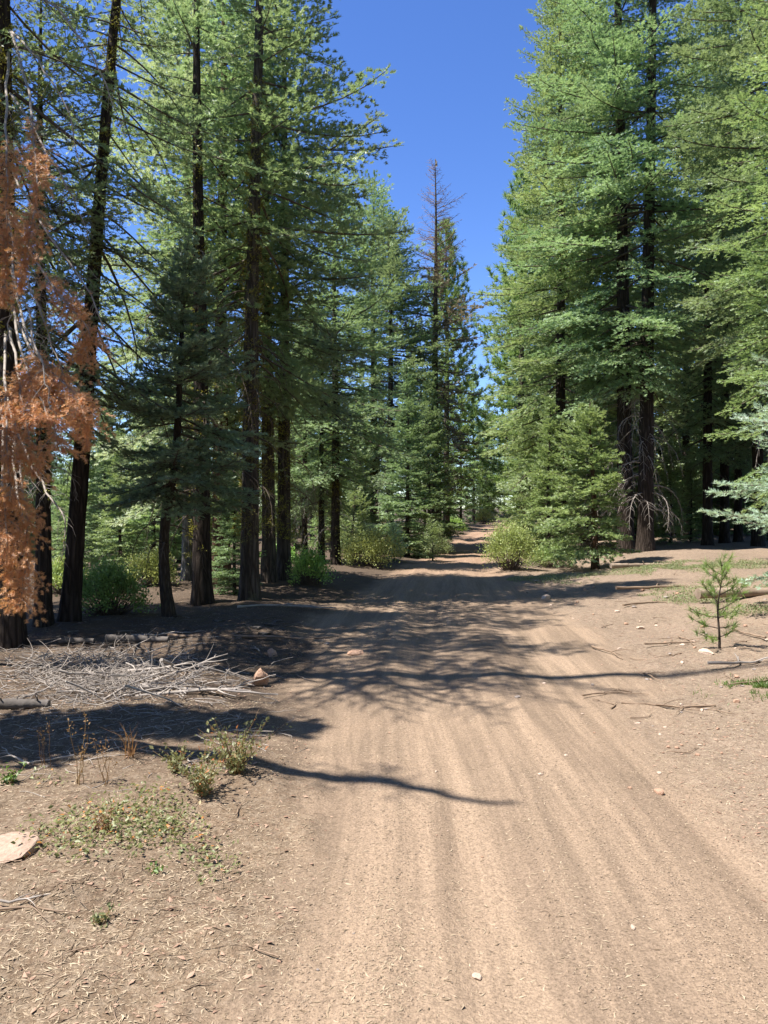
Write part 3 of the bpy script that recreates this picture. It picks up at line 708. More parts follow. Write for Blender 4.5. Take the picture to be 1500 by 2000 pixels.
def edge_boughs(root):
    o = np.array(root.location); rng = np.random.default_rng(5)
    w = Geo(); tw = Twigs(); leaf = Geo(); bare = Geo(); lich = []
    B = [[(22, 60, 9.2), (60, 190, 8.2), (76, 330, 7.7), (60, 470, 7.5), (42, 560, 7.5)], [(15, 100, 9.2), (12, 260, 8), (16, 430, 7.6), (5, 590, 7.5)],
         [(25, 420, 9.2), (95, 560, 8.1), (150, 610, 7.8), (182, 650, 7.7), (160, 695, 7.7)],
         [(25, 560, 9.2), (70, 700, 8), (120, 740, 7.7), (165, 790, 7.5), (172, 870, 7.5)], [(20, 580, 9.2), (50, 730, 7.9), (90, 800, 7.5), (120, 880, 7.4)],
         [(20, 640, 9.2), (40, 760, 7.8), (55, 850, 7.4), (62, 925, 7.4)], [(22, 600, 9.2), (80, 740, 8), (140, 800, 7.8), (150, 850, 7.8)],
         [(10, 650, 9.2), (10, 780, 7.7), (15, 880, 7.3), (20, 980, 7.3)], [(10, 740, 9.2), (35, 880, 7.7), (52, 1000, 7.5), (56, 1100, 7.5), (30, 1185, 7.4)],
         [(5, 780, 9.2), (5, 900, 7.6), (15, 1050, 7.3), (20, 1130, 7.3)]]
    for k, b in enumerate(B):
        ax = smooth_poly([pxd(*p) for p in b]) - o + rng.normal(0, .01, (14, 3))
        tube(w, ax, np.linspace(.017, .004, 14), 5, False)
        up = nrm(np.array([.25, -1.0, .25]))
        for q in range(4):
            spray(rng, ax, tw, w, (.5 if k < 8 else .64) + .04 * q, lambda s, L: (.16 if k < 2 else .2) * (1.1 - .75 * np.abs(s - .72)) * rng.uniform(.4, 1.5, len(s)) * np.where(np.sin(s * 31 + k * 2.1) > -.35, 1, .25), .055, .05, .075, alpha=58, droop=.3, tint=float(rng.uniform(.3, .7)), wl=q == 0, r_lat=.0035, up=nrm(up + rng.normal(0, .2, 3)), hang=.15)
    grow_needles(leaf, tw, rng, 20, .034, .0055, .6)
    Bb = [[(20, 330, 9.2), (110, 480, 8.2), (190, 590, 8), (215, 690, 7.9)], [(20, 480, 9.2), (70, 590, 8), (110, 690, 7.8), (135, 760, 7.7)], [(20, 420, 9.2), (30, 560, 8), (10, 690, 7.7)],
          [(22, 180, 9.2), (90, 290, 8.3), (140, 380, 8.1), (175, 470, 8)], [(20, 520, 9.2), (55, 620, 7.9), (85, 720, 7.5), (100, 800, 7.5)], [(25, 820, 9.2), (90, 960, 8.3), (130, 1010, 8.1), (118, 1090, 8)], 
          [(20, 850, 9.2), (40, 980, 7.9), (54, 1060, 7.6), (45, 1150, 7.5)], [(20, 60, 9.2), (80, 120, 8.5), (130, 210, 8.3), (160, 330, 8.2)], [(20, -40, 9.2), (120, 20, 8.5), (190, 120, 8.3), (240, 260, 8.2)]]
    for b in Bb:
        ax = smooth_poly([pxd(*p) for p in b]) - o + rng.normal(0, .012, (14, 3))
        tube(bare, ax, np.linspace(.016, .004, 14), 5, False)
        for q in range(2):
            P, D, l = spray(rng, ax, Twigs(), bare, .2, lambda s, L: (.5 * (1.1 - s) + .1) * rng.uniform(.3, 1.2, len(s)), .17, 1, 1, alpha=48, wl=True, r_lat=.0034, leaf=False, droop=.3, curl=.6, up=nrm(np.array([.2, -1, .3]) + rng.normal(0, .4, 3)))
        lich.append(P)
    C = np.concatenate(lich); C = C[rng.random(len(C)) < .3]; n = len(C); k = 12
    g = Geo(); Bp = C[:, None] + rng.normal(0, .02, (n, k, 3)); d = nrm(rng.normal(0, 1, (n, k, 3))) * .03; ww = nrm(rng.normal(0, 1, (n, k, 3))) * .007
    g.tris(np.stack([Bp - ww, Bp + ww, Bp + d], 2).reshape(-1, 3), np.arange(n * k * 3).reshape(-1, 3), rng.random(n * k))
    link('dead_needles', leaf.mesh('dead_needles', M['dead']), root)
    link('dead_boughs', w.mesh('dead_bough_wood', M['bleached'], True), root)
    link('bare_boughs', bare.mesh('bare_bough_wood', M['bleached'], True), root)
    link('bough_lichen', g.mesh('bough_lichen', M['lichen']), root)
edge_boughs(EDGE)

# ------------------------------------------------------------------ shrubs
def shrub_mesh(seed, rx, ry, h, leafmat, n_stem=90, leaves=26, ll=.035, stemmat='twig', r=.007, shell=.55):
    rng = np.random.default_rng(seed); w = Geo(); tw = Twigs(); leaf = Geo()
    az = rng.uniform(0, 6.28, n_stem); q = rng.uniform(0, 1, n_stem) ** .5
    el = rng.uniform(.1, 1, n_stem)
    k = rng.uniform(.8, 1.12, n_stem) * (1 + .18 * np.sin(az * 3 + seed))
    E = np.stack([rx * q * np.cos(az) * k, ry * q * np.sin(az) * k, h * (1 - q ** 2.2) ** .5 * rng.uniform(.7, 1.1, n_stem) + .1 * h], 1)
    B = np.stack([E[:, 0] * .25 + rng.normal(0, .05, n_stem), E[:, 1] * .25 + rng.normal(0, .05, n_stem), np.full(n_stem, -.03)], 1)
    Mi = B * .45 + E * .55; Mi[:, 2] = E[:, 2] * .4 + rng.normal(0, .03, n_stem)
    prisms(w, B, Mi, r, r * .7); prisms(w, Mi, E, r * .7, r * .3)
    n = n_stem * leaves; idx = np.repeat(np.arange(n_stem), leaves); f = rng.uniform(1 - shell, 1.05, n)
    sp = .09 * (rx + h) * .5 + .03
    P = Mi[idx] * (1 - f)[:, None] + E[idx] * f[:, None] + rng.normal(0, sp, (n, 3)) * f[:, None]
    P[:, 2] = np.maximum(P[:, 2], .01)
    D = nrm(nrm(E - Mi)[idx] + rng.normal(0, .6, (n, 3)))
    tw.add(P, D, nrm(rng.normal(0, .6, (n, 3)) + Z3), ll * rng.uniform(.6, 1.3, n), rng.random(n))
    grow_needles(leaf, tw, rng, 0, 0, .3)
    return {'leaves': leaf.mesh('shrub_leaves', M[leafmat]), 'stems': w.mesh('shrub_stems', M[stemmat], True)}

def shrub(px, py, wpx, hpx, mat, label, seed, group=None, ll=.05, n_stem=120, leaves=30, depth=.8, **k):
    x, y, z = hit(px, py); s = y / F
    y2 = y + wpx * s * .5 * depth
    return plant('shrub', shrub_mesh(seed, wpx * s / 2, wpx * s / 2 * depth, hpx * s, mat, n_stem, leaves, ll, **k), label, 'shrub', (x, y2, gz1(x, y2)), 0, 1, group)

shrub(722, 1112, 135, 62, 'shrub', 'yellow green rounded bush on the left road edge below the white boughed trunk', 1, ll=.055, n_stem=170, leaves=46)
shrub(602, 1150, 80, 62, 'shrub_bright', 'bright green low bush at the foot of the two lichen hung trunks', 2, ll=.045, leaves=34)
shrub(1005, 1118, 115, 85, 'shrub', 'yellow green bush with bare grey stems on the right road edge', 3, ll=.05, n_stem=170, leaves=46)
shrub(1085, 1112, 90, 40, 'shrub_dark', 'dark twiggy low bush between the right roadside bush and the small sunlit fir', 4, ll=.05)
shrub(848, 1084, 85, 36, 'mat_leaf', 'pale grey green low bush on the left edge of the road beyond the dark firs', 5, ll=.055)
shrub(885, 1042, 55, 26, 'shrub_bright', 'far green bush on the left edge of the bending road', 6, ll=.09)
shrub(948, 1024, 40, 26, 'shrub', 'small far bush where the road bends out of sight', 7, ll=.1)
shrub(1040, 1062, 60, 36, 'shrub_bright', 'light green bush half hidden behind the right roadside bush', 8, ll=.07)
shrub(192, 1205, 150, 92, 'shrub_dark', 'dark glossy manzanita bush right of the leaning black trunk', 9, ll=.045, n_stem=170, leaves=40)
shrub(285, 1150, 100, 60, 'shrub', 'sunlit pale green bush behind the bent small fir', 10, ll=.05, leaves=40)
shrub(110, 1165, 90, 60, 'shrub', 'sunlit bush glimpsed between the black trunks on the left', 11, ll=.06)
shrub(1340, 1050, 75, 34, 'shrub_bright', 'bright yellow green bush in the shade behind the right bank trunks', 12, ll=.06)
shrub(540, 1112, 70, 40, 'shrub_bright', 'green bush behind the two lichen hung trunks', 13, ll=.06)
shrub(1290, 1042, 60, 30, 'shrub', 'low bush in the shade left of the bright one behind the right bank trunks', 14, ll=.06)

# ------------------------------------------------------------------ ground cover
def mat_patch(name, patches, mat, seed, ll, dens, hgt, label=None):
    rng = np.random.default_rng(seed); tw = Twigs(); leaf = Geo(); Ps = []
    for px, py, rx, ry in patches:
        x, y, z = hit(px, py); n = int(dens * rx * ry * 3.14)
        a = rng.uniform(0, 6.28, n); q = rng.uniform(0, 1, n) ** .6
        X = x + rx * q * np.cos(a); Y = y + ry * q * np.sin(a)
        keep = (fbm(X * 2.2, Y * 2.2, seed) + .35 * (1 - q)) > .02
        Ps.append(np.stack([X, Y], 1)[keep])
    P = np.concatenate(Ps); z = gz(P[:, 0], P[:, 1]); n = len(P)
    P3 = np.stack([P[:, 0], P[:, 1], z + rng.uniform(0, 1, n) ** 2 * hgt], 1)
    tw.add(P3, nrm(rng.normal(0, 1, (n, 3)) * (1, 1, .5) + Z3 * .3), nrm(rng.normal(0, .6, (n, 3)) + Z3), ll * rng.uniform(.5, 1.3, n), rng.random(n))
    grow_needles(leaf, tw, rng, 0, 0, .3)
    return tag(link(name, leaf.mesh(name, M[mat])), label, 'ground cover', None, 'stuff')
mat_patch('ground_cover', [(1430, 1165, 1.4, .8), (1370, 1150, 1.2, .9), (1480, 1190, .9, .6), (1080, 1128, 1.1, 1.2), (1270, 1110, 1.7, 1.0), (1400, 1105, 1.8, 1.3)], 'mat_leaf', 3, .03, 1500, .05, 'pale green creeping ground cover on the right bank')
mat_patch('weed_cover', [(240, 1590, .42, .4), (150, 1640, .4, .32), (330, 1620, .32, .3), (110, 1720, .3, .2), (390, 1690, .25, .2), (200, 1800, .25, .15), (30, 1560, .3, .3)], 'weed', 4, .024, 1700, .08, 'small green and reddish weeds on the left verge')
def grass_clump(name, px, py, rx, ry, n, h, mat, seed, label):
    rng = np.random.default_rng(seed); x, y, _ = hit(px, py); g = Geo()
    X, Y = x + rx * rng.normal(0, .6, n), y + ry * rng.normal(0, .6, n)
    if n > 500:
        kp = fbm(X * 5, Y * 5, 8) > -.12; X, Y = X[kp], Y[kp]; n = len(X)
    B = np.stack([X, Y, gz(X, Y)], 1)
    d = nrm(rng.normal(0, .4, (n, 3)) + Z3) * (h * rng.uniform(.5, 1.2, n))[:, None]; w = nrm(rng.normal(0, 1, (n, 3)) * (1, 1, 0)) * .003
    m = B + d * .6; e = B + d + rng.normal(0, h * .25, (n, 3)) * (1, 1, .3)
    V = np.stack([B - w, B + w, m + w * .8, m - w * .8, e], 1).reshape(-1, 3); b = np.arange(n)[:, None] * 5
    g.quads(V, b + [0, 1, 2, 3], rng.random(n)); g.tris(V, b + [3, 2, 4], rng.random(n))
    return tag(link(name, g.mesh(name, M[mat])), label, 'grass', None, 'stuff' if n > 500 else None)
grass_clump('grass_patch', 1490, 1345, .34, .3, 2600, .045, 'grass', 5, 'bright green short grass patch at the right edge')
grass_clump('grass_tuft', 252, 1478, .03, .03, 26, .2, 'dry', 6, 'thin yellow dry grass tuft beside the brush pile')

def weed(px, py, h, n, seed, label, mat='weed', leaves=34, ll=.027, spread=1.1, stem='dry', group=None, tipped=False):
    rng = np.random.default_rng(seed); x, y, z = hit(px, py); w = Geo(); tw = Twigs(); leaf = Geo()
    for i in range(n):
        a = rng.uniform(0, 6.28); hh = h * rng.uniform(.55, 1.1); s = np.linspace(0, 1, 6); sp = spread * hh * rng.uniform(.2, 1)
        ax = np.stack([rng.normal(0, .012) + sp * s ** 1.5 * math.cos(a), rng.normal(0, .012) + sp * s ** 1.5 * math.sin(a), hh * s - .02], 1) + rng.normal(0, .006, (6, 3))
        tube(w, ax, np.linspace(.0024, .001, 6), 4, False)
        f = rng.uniform(.75, 1, leaves) if tipped else rng.uniform(.15, 1, leaves)
        P = np.stack([np.interp(f, s, ax[:, j]) for j in range(3)], 1) + rng.normal(0, .012, (leaves, 3))
        tw.add(P, nrm(rng.normal(0, 1, (leaves, 3)) + Z3 * .4), nrm(rng.normal(0, .6, (leaves, 3)) + Z3), ll * rng.uniform(.5, 1.3, leaves), rng.random(leaves))
    grow_needles(leaf, tw, rng, 0, 0, .3)
    return plant('weed', {'stems': w.mesh('weed_stems', M[stem]), 'leaves': leaf.mesh('weed_leaves', M[mat])}, label, 'weed', (x, y, z), 0, 1, group)
weed(462, 1512, .31, 34, 1, 'bushy brown green weed at the road edge below the brush pile', leaves=22)
weed(395, 1552, .25, 26, 2, 'green leafy weed just left of the bushy brown weed', leaves=26)
weed(345, 1505, .16, 14, 3, 'sparse weed behind the green leafy weed', leaves=16)
weed(155, 1530, .36, 5, 4, 'tall dry orange weed stalks on the left verge', 'dry', 14, .016, .22, tipped=True)
weed(205, 1535, .30, 4, 5, 'dry orange stalks with flower heads right of the tallest stalks', 'dry', 14, .016, .3, tipped=True)
weed(85, 1500, .30, 4, 6, 'dry stalks near the left edge below the brush pile', 'dry', 12, .016, .2, tipped=True)
weed(20, 1530, .10, 8, 7, 'small fresh green weed at the left edge', 'grass', 14, .03, .7)
weed(305, 1700, .05, 7, 8, 'tiny fresh green sprig on the left verge', 'grass', 8, .02, .8)
weed(205, 1625, .12, 12, 9, 'reddish low weed beside the flat pale rock', 'dry', 18, .014, .6)
weed(190, 1800, .06, 9, 10, 'small pale green weed near the bottom left', 'mat_leaf', 12, .02, .8)

# ------------------------------------------------------------------ stones
def rock_mesh(name, seed, mat, fl=.6, cuts=9, sub=3):
    import bmesh
    rng = np.random.default_rng(seed); bm = bmesh.new(); bmesh.ops.create_icosphere(bm, subdivisions=sub, radius=1)
    V = np.array([v.co[:] for v in bm.verts])
    for i in range(cuts):
        n = nrm(rng.normal(0, 1, 3)); d = rng.uniform(.45, .8)
        q = V @ n; V = V - np.where(q > d, q - d, 0)[:, None] * n
    V *= (1 + .05 * np.array([math.sin(7 * v[0] + 5 * v[1] + seed) for v in V]))[:, None]
    V = V * np.array([rng.uniform(.8, 1.1), rng.uniform(.6, .95), fl])
    V[:, 2] -= V[:, 2].min() * .55
    for v, c in zip(bm.verts, V): v.co = c
    me = bpy.data.meshes.new(name); bm.to_mesh(me); bm.free(); me.materials.append(M[mat]); return me
RK = [rock_mesh('stone_mesh', i, ['rock_pale', 'rock_red', 'rock_grey'][i % 3], [.55, .7, .45][i % 3], 8, 2) for i in range(9)]
def stone(px, py, wpx, label, me, group=None, rz=0, name='stone'):
    x, y, z = hit(px, py); s = wpx * y / F / 2
    o = link(name, me); o.location = (x, y, z - .1 * s); o.scale = (s, s, s); o.rotation_euler = (0, 0, rz); return tag(o, label, 'stone', group)
stone(508, 1338, 46, 'upright orange brown rock beside the brush pile at the road edge', rock_mesh('rock_mesh', 31, 'rock_red', 1.15, 10, 3), rz=.5, name='rock')
stone(30, 1662, 150, 'large flat pale pink rock at the left edge', rock_mesh('rock_mesh', 32, 'rock_tan', .32, 12, 3), rz=.2, name='rock')
stone(532, 1282, 28, 'dark rock in the shade above the orange brown rock', rock_mesh('rock_mesh', 33, 'rock_red', .9, 9, 2), rz=1, name='rock')
stone(697, 1278, 42, 'flat rock in the shade on the left half of the road', rock_mesh('rock_mesh', 34, 'rock_red', .35, 9, 2), rz=.3, name='rock')
stone(1382, 1276, 40, 'pale stone right beside the pine seedling', rock_mesh('rock_mesh', 35, 'rock_pale', .4, 9, 2), rz=2, name='rock')
for i, (px, py, wp, lb) in enumerate([(930, 1915, 27, 'pale flat stone alone near the bottom of the road'), (1236, 1815, 19, 'pale angular stone in the lower right of the road'), (1287, 1550, 24, 'reddish stone by the right wheel track'),
        (1056, 1513, 13, 'small tan stone in the middle of the road'), (1286, 1511, 14, 'small pale stone just beyond the reddish one'), (1012, 1362, 15, 'dark pointed stone inside the branched shadow'), (1157, 1339, 13, 'dark stone on the shadow line of the bare tree'),
        (1252, 1228, 22, 'pale stone on the right verge left of the seedling'), (1066, 1170, 32, 'flat stone in the stripe of shade across the road'), (1437, 1371, 16, 'tan stone on the right verge below the seedling'), (1105, 1476, 9, 'tiny pale stone in the middle right of the road'), (1138, 1395, 9, 'tiny stone just below the shadow line'),
        (1230, 1541, 10, 'tiny stone left of the reddish one'), (852, 1508, 8, 'tiny white stone near the tip of the thin shadow'), (1062, 1335, 10, 'small stone above the branched shadow'), (640, 1258, 14, 'small stone in the shade at the left road edge'), (620, 1900, 12, 'little stone at the left rim of the road')]):
    stone(px, py, wp, lb, RK[[0, 3, 1, 6, 0, 2, 5, 0, 3, 4, 6, 0, 1, 3, 6, 2, 8][i]], rz=i * 1.3)
rng = np.random.default_rng(8)
k = 0
while k < 70:
    px, py = rng.uniform(1020, 1500), rng.uniform(1130, 1480)
    x, y, z = hit(px, py)
    if off_of(np.array([x]), np.array([y]))[0] < .4: continue
    o = stone(px, py, rng.uniform(5, 15), 'small reddish stone among the bark chips of the right bank', RK[rng.integers(9)], 'small stones on the right bank', rng.uniform(0, 6)); k += 1
for _ in range(45):
    stone(rng.uniform(620, 1400), rng.uniform(1300, 1990), rng.uniform(3, 7), 'tiny pebble lying loose on the dirt road', RK[rng.integers(9)], 'pebbles on the road', rng.uniform(0, 6), 'pebble')

# ------------------------------------------------------------------ dead wood on the ground
def stick_mesh(seed, L, r, bend, mat, twigs=3, sides=6, taper=.3):
    rng = np.random.default_rng(seed); g = Geo(); s = np.linspace(0, 1, 11)
    ax = np.stack([L * (s - .5), bend * L * np.sin(s * math.pi * rng.uniform(.7, 1.5)) + L * .012 * rng.normal(0, 1, 11), r * .6 + .03 * L * np.abs(np.sin(s * 3 + seed)) * rng.uniform(0, 1) + rng.normal(0, .003 * L, 11)], 1)
    tube(g, ax, np.linspace(r, r * taper, 11) * rng.uniform(.9, 1.1, 11), sides, True, .5, .12, rng)
    for i in range(twigs):
        f = rng.uniform(.25, .95); b = np.array([np.interp(f, s, ax[:, j]) for j in range(3)]); a = rng.choice([-1, 1]) * rng.uniform(.5, 1.1); l = L * rng.uniform(.1, .35); q = np.linspace(0, 1, 5)
        tx = b + np.stack([l * q * math.cos(a), l * q * math.sin(a), l * q * rng.uniform(-.1, .5) - .3 * l * q * q + .002], 1); tx[:, 2] = np.maximum(tx[:, 2], .003)
        tube(g, tx, np.linspace(r * .5, r * .15, 5), 4, True)
    return g.mesh('stick', M[mat], True)
SB = [stick_mesh(i, [.9, .7, .55, .45, .35, .8][i % 6], [.014, .011, .009, .007, .006, .017][i % 6], [.05, .15, -.2, .3, -.1, .02][i % 6], 'bleached', 3) for i in range(12)]
SN = [stick_mesh(40 + i, [.5, .3, .2, .7][i % 4], [.008, .006, .004, .011][i % 4], [.1, -.2, .3, .05][i % 4], 'stickbrown', 2) for i in range(8)]
def lay(me, px, py, rz, label, group=None, dz=0., tilt=0., sc=1., name='dead_branch', cat='branch'):
    x, y, z = hit(px, py); o = link(name, me); o.location = (x, y, z + dz); o.rotation_euler = (0, tilt, rz); o.scale = (sc, sc, sc); return tag(o, label, cat, group)
rng = np.random.default_rng(12)
for i in range(55):
    px, py = rng.normal(250, 100), rng.normal(1338, 24)
    lay(SB[rng.integers(12)], px, py, rng.normal(.0, .9), 'bleached dead branch lying in the brush pile left of the road', 'bleached branches of the brush pile', rng.uniform(0, .16) * max(0, 1 - abs(px - 250) / 260), rng.normal(0, .3), rng.uniform(.4, 1.0))
for i in range(40):
    px, py = rng.uniform(-20, 520), rng.uniform(1230, 1500)
    lay(SB[rng.integers(12)], px, py, rng.uniform(0, 6.28), 'grey dead branch scattered around the brush pile', 'scattered branches left of the road', rng.uniform(0, .02), rng.normal(0, .08), rng.uniform(.25, .65))
for px, py, rz, sc, me, lb in [(405, 1362, .08, 1.3, SB[0], 'longest straight bleached branch at the right end of the brush pile'), (385, 1352, -.12, 1.2, SB[5], 'thick bleached branch lying across the right end of the brush pile'), (462, 1436, .25, .7, SB[1], 'curved bleached branch on bare earth below the brush pile'),
        (545, 1440, -.9, .45, SB[3], 'short white stick nearest the road below the brush pile'), (400, 1495, -.2, .9, SB[2], 'bleached branch behind the green leafy weed'), (60, 1755, .25, 1.0, SB[4], 'curved grey branch at the lower left edge'), (35, 1790, .15, .9, SN[0], 'brown curved stick at the lower left edge'),
        (345, 1652, .1, .4, SN[3], 'short dark brown stick on the left verge'), (150, 1865, .6, .35, SN[3], 'dark broken stick near the bottom left'), (250, 1830, .9, .3, SN[1], 'short dark stick beside pale chips at the bottom left'), (625, 1593, -.05, .35, SN[2], 'thin straw coloured twig on the road edge'),
        (1065, 1790, -1.0, .4, SN[2], 'pair of dry needles lying on the road'), (1445, 1290, .55, 1.9, SB[2], 'crooked grey branch lying beside the pine seedling'), (1275, 1180, .4, 2.4, SN[0], 'crooked brown stick on the right bank'), (1310, 1150, .2, 3.2, SN[3], 'long thin brown branch on the right bank leading to the log'), (1340, 1468, .1, .8, SN[1], 'short stick at the right road edge'),
        (330, 1240, .5, 2.6, SB[4], 'thin grey branch propped at the foot of the bent small fir'), (470, 1250, -.1, 2.6, SN[3], 'long thin branch in the shade above the brush pile'), (560, 1190, -.05, 2.2, SB[1], 'grey branch in the shade beside the road')]:
    lay(me, px, py, rz, lb, None, .004, 0, sc)
for i in range(40):
    px, py = rng.uniform(1180, 1500), rng.uniform(1090, 1420)
    lay(SN[rng.integers(8)], px, py, rng.uniform(0, 6.28), 'thin brown stick scattered on the right bank', 'sticks on the right bank', .004, 0, rng.uniform(.5, 1.3), 'stick', 'stick')
for i in range(24):
    px, py = rng.uniform(0, 640), rng.uniform(1500, 1990)
    lay(SN[rng.integers(8)], px, py, rng.uniform(0, 6.28), 'short brown stick in the needle litter of the left verge', 'sticks on the left verge', .002, 0, rng.uniform(.12, .35), 'stick', 'stick')

def log_mesh(seed, L, r, mat):
    rng = np.random.default_rng(seed); g = Geo(); s = np.linspace(0, 1, 22)
    ax = np.stack([L * (s - .5), .03 * L * np.sin(s * 3), r * .75 + 0 * s], 1)
    tube(g, ax, r * (1 - .35 * s) * rng.uniform(.93, 1.07, 22), 14, True, .5, .1, rng)
    for i in range(4):
        f = rng.uniform(.1, .9); b = np.array([L * (f - .5), 0, r]); d = nrm(np.array([rng.normal(0, .4), rng.normal(0, .6), 1]))
        tube(g, b + d * np.linspace(-r * .3, r * rng.uniform(.8, 1.6), 4)[:, None], np.linspace(r * .2, r * .1, 4), 6)
    return g.mesh('log', M[mat], True)
lay(log_mesh(1, 2.2, .085, 'oldwood'), 1490, 1163, .12, 'weathered brown rotting log on the right bank', None, -.02, 0, 1, 'log', 'log')
lay(log_mesh(2, .75, .055, 'greywood'), 268, 1256, -.08, 'grey log lying in the shade above the brush pile', None, 0, 0, 1, 'log', 'log')
lay(log_mesh(3, .4, .045, 'greywood'), 150, 1258, .05, 'short grey log piece at the foot of the leaning black trunk', None, 0, 0, 1, 'log', 'log')
lay(log_mesh(4, .5, .05, 'greywood'), 30, 1386, .1, 'grey log end at the left edge beside the brush pile', None, 0, 0, 1, 'log', 'log')
lay(log_mesh(5, 1.5, .06, 'oldwood'), 1250, 1108, .15, 'fallen thin log in the shade under the right bank trunks', None, 0, 0, 1, 'log', 'log')
SLAB = rock_mesh('bark_slab', 77, 'greywood', .25, 9, 2)
for i, (px, py, rz) in enumerate([(425, 1215, .2), (500, 1228, .5), (525, 1222, .9), (515, 1240, .1), (545, 1215, 1.4)]):
    lay(SLAB, px, py, rz, 'grey slab of bark in the shade by the left road edge', 'bark slabs in the shade', 0, .05, .12, 'bark_slab', 'bark')

# ------------------------------------------------------------------ litter nobody could count
def litter(name, N, region, dens, lmin, lmax, wr, mat, seed, label, tall=.35):
    rng = np.random.default_rng(seed); x0, x1, y0, y1 = region
    u = rng.random(N); Y = y0 * (y1 / y0) ** u; X = rng.uniform(x0, x1, N)
    keep = rng.random(N) < dens(X, Y); X, Y = X[keep], Y[keep]; n = len(X)
    Ln = rng.uniform(0, 1, n) ** 1.8 * (lmax - lmin) + lmin
    a = rng.uniform(0, 6.28, n); w = Ln * wr * rng.uniform(.5, 1.4, n); z = gz(X, Y)
    D = np.stack([np.cos(a), np.sin(a), rng.normal(0, .16, n)], 1); S = np.stack([-np.sin(a), np.cos(a), rng.normal(0, .2, n)], 1); C = np.stack([X, Y, z + w * .25], 1)
    h = w * tall
    A, B = C - D * (Ln / 2)[:, None], C + D * (Ln / 2)[:, None]; bend = S * (rng.normal(0, .12, n) * Ln)[:, None]
    mid = C + bend
    V = np.stack([A, mid - S * (w / 2)[:, None], B, mid + S * (w / 2)[:, None], mid + Z3 * h[:, None]], 1).reshape(-1, 3); b = np.arange(n)[:, None] * 5
    Tt = np.concatenate([b + [0, 1, 4], b + [1, 2, 4], b + [2, 3, 4], b + [3, 0, 4]], 1).reshape(-1, 3)
    g = Geo(); g.tris(V, Tt, np.repeat(rng.random(n), 4))
    print(name, n)
    return tag(link(name, g.mesh(name, M[mat])), label, 'litter', None, 'stuff')
def dn_needle(X, Y):
    l = lat_of(X, Y); o = off_of(X, Y)
    ridge = np.exp(-((l + .72) / .16) ** 2) * .75 + np.exp(-((l - 1.05) / .1) ** 2) * .4 + np.exp(-((l - .1) / .1) ** 2) * .2
    return np.clip(.07 + ridge * (.5 + fbm(X * 2, Y * .6, 3)) + o, 0, 1) * np.clip(.75 + 1.1 * fbm(X * 1.6, Y * 1.6, 91), .12, 1) * np.clip(3.2 / Y, .1, 1)
litter('needle_litter', 900000, (-5.5, 6.5, 1.5, 16), dn_needle, .007, .038, .16, 'litter', 1, 'dry needles and wood splinters littering the verges and the road')
def dn_chip(X, Y):
    l = lat_of(X, Y); o = off_of(X, Y)
    return o * np.where(l > 0, .95, .3) * np.clip(.7 + fbm(X * 1.2, Y * 1.2, 12), .1, 1) * np.clip(4.5 / Y, .15, 1)
litter('bark_chips', 130000, (-5.5, 9, 1.6, 20), dn_chip, .010, .042, .38, 'chips', 2, 'reddish bark chips and stone flakes strewn over the verges', .3)
def dn_grit(X, Y):
    l = lat_of(X, Y)
    return (1 - off_of(X, Y)) * np.clip(.35 + 1.4 * fbm(X * 3.5, Y * .4, 55) + np.exp(-((l + .72) / .13) ** 2) + .7 * np.exp(-((l - 1.05) / .1) ** 2), .04, 1) * np.clip(3 / Y, .1, 1)
litter('grit', 190000, (-1.6, 3.2, 1.6, 12), dn_grit, .004, .014, .6, 'grit', 4, 'fine grit on the dirt road', .5)

def tangle(name, n, cx, cy, sx, sy, lmin, lmax, r, hmax, mat, seed, label):
    rng = np.random.default_rng(seed); g = Geo()
    for i in range(n):
        px, py = rng.normal(cx, sx), rng.normal(cy, sy)
        if py < 1215: continue
        d = CAMZ * F / (py - 1000); x = (px - 750) / F * d; y = d; z = gz1(x, y)
        L = rng.uniform(lmin, lmax); a = rng.uniform(0, 6.28); s = np.linspace(0, 1, 7); c = rng.normal(0, .9); th = a + c * s
        e = rng.normal(.05, .4)
        if off_of(np.array([x]), np.array([y]))[0] < .45: continue
        ax = np.stack([x + L * np.cumsum(np.cos(th)) / 7, y + L * np.cumsum(np.sin(th)) / 7, z + rng.uniform(0, hmax) ** 1.3 + L * e * (s - .5) * (1 if hmax > .1 else .25) + r], 1) + rng.normal(0, .014 * L, (7, 3))
        ax[:, 2] = np.maximum(ax[:, 2], gz(ax[:, 0], ax[:, 1]) + r * .5)
        tube(g, ax, np.linspace(r, r * .35, 7) * rng.uniform(.5, 1.4), 4, True, rng.random())
    return tag(link(name, g.mesh(name, M[mat], True)), label, 'twigs', None, 'stuff')
tangle('twig_tangle', 1300, 200, 1335, 90, 26, .08, .36, .0042, .16, 'bleached', 3, 'tangle of thin bleached twigs in the brush pile')
tangle('scattered_twigs', 600, 190, 1390, 200, 80, .06, .26, .0028, .015, 'bleached', 4, 'thin grey twigs strewn over the left verge')
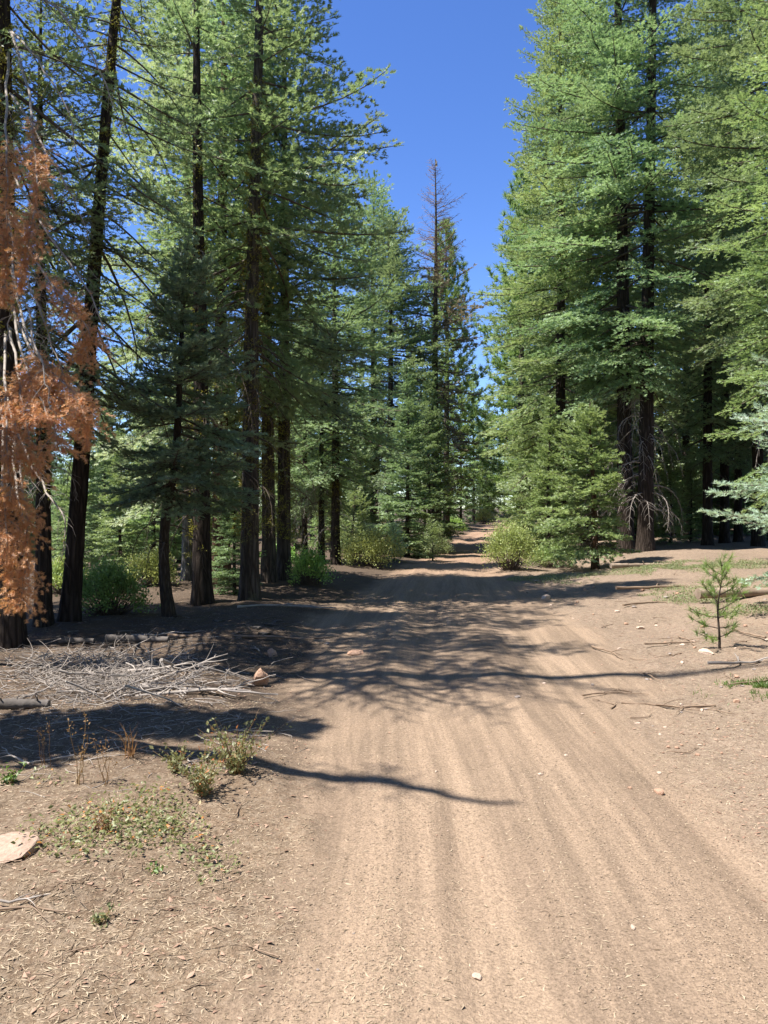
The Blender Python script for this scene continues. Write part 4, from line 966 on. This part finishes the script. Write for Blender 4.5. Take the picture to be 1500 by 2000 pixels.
tangle('scattered_twigs', 500, 330, 1260, 260, 40, .1, .6, .005, .03, 'greywood', 5, 'thin dark twigs in the shade under the left trees')
tangle('scattered_twigs', 350, 300, 1750, 240, 160, .04, .2, .0018, .004, 'stickbrown', 6, 'fine brown twigs in the litter of the left verge')

# ------------------------------------------------------------------ camera, light, sky
cam = bpy.data.cameras.new('camera'); co = link('camera', cam)
cam.sensor_width = 36; cam.sensor_fit = 'AUTO'; cam.lens = 36 * F / 2000; cam.clip_end = 2000; cam.clip_start = .05
co.location = (0, 0, CAMZ); co.rotation_euler = (R(90), 0, 0)
SC.camera = co
sun = bpy.data.lights.new('sun', 'SUN'); so = link('sun', sun)
sun.energy = 5.0; sun.angle = R(.53); sun.color = (1, .955, .89)
az = R(SUN_AZ)
from mathutils import Vector
to_sun = Vector((-math.cos(R(SUN_EL)) * math.cos(az), math.cos(R(SUN_EL)) * math.sin(az), math.sin(R(SUN_EL))))
so.rotation_euler = to_sun.to_track_quat('Z', 'Y').to_euler()
w = bpy.data.worlds.new('World'); SC.world = w; w.use_nodes = True
nt = w.node_tree; nt.nodes.clear()
sky = nt.nodes.new('ShaderNodeTexSky'); sky.sky_type = 'NISHITA'; sky.sun_disc = False
sky.sun_elevation = R(SUN_EL); sky.sun_rotation = math.atan2(to_sun.x, to_sun.y)
sky.altitude = 1800; sky.air_density = 1.0; sky.dust_density = .2; sky.ozone_density = 3.0
bg = nt.nodes.new('ShaderNodeBackground'); bg.inputs[1].default_value = .12
ou = nt.nodes.new('ShaderNodeOutputWorld')
hs = nt.nodes.new('ShaderNodeHueSaturation'); hs.inputs['Saturation'].default_value = 1.2; hs.inputs['Hue'].default_value = .513; nt.links.new(sky.outputs[0], hs.inputs['Color']); nt.links.new(hs.outputs[0], bg.inputs[0]); nt.links.new(bg.outputs[0], ou.inputs[0])
vs = SC.view_settings; vs.view_transform = 'Standard'; vs.look = 'None'; vs.exposure = 1.15; vs.gamma = 1
SC.cycles.max_bounces = 7; SC.cycles.diffuse_bounces = 5; SC.cycles.transmission_bounces = 5
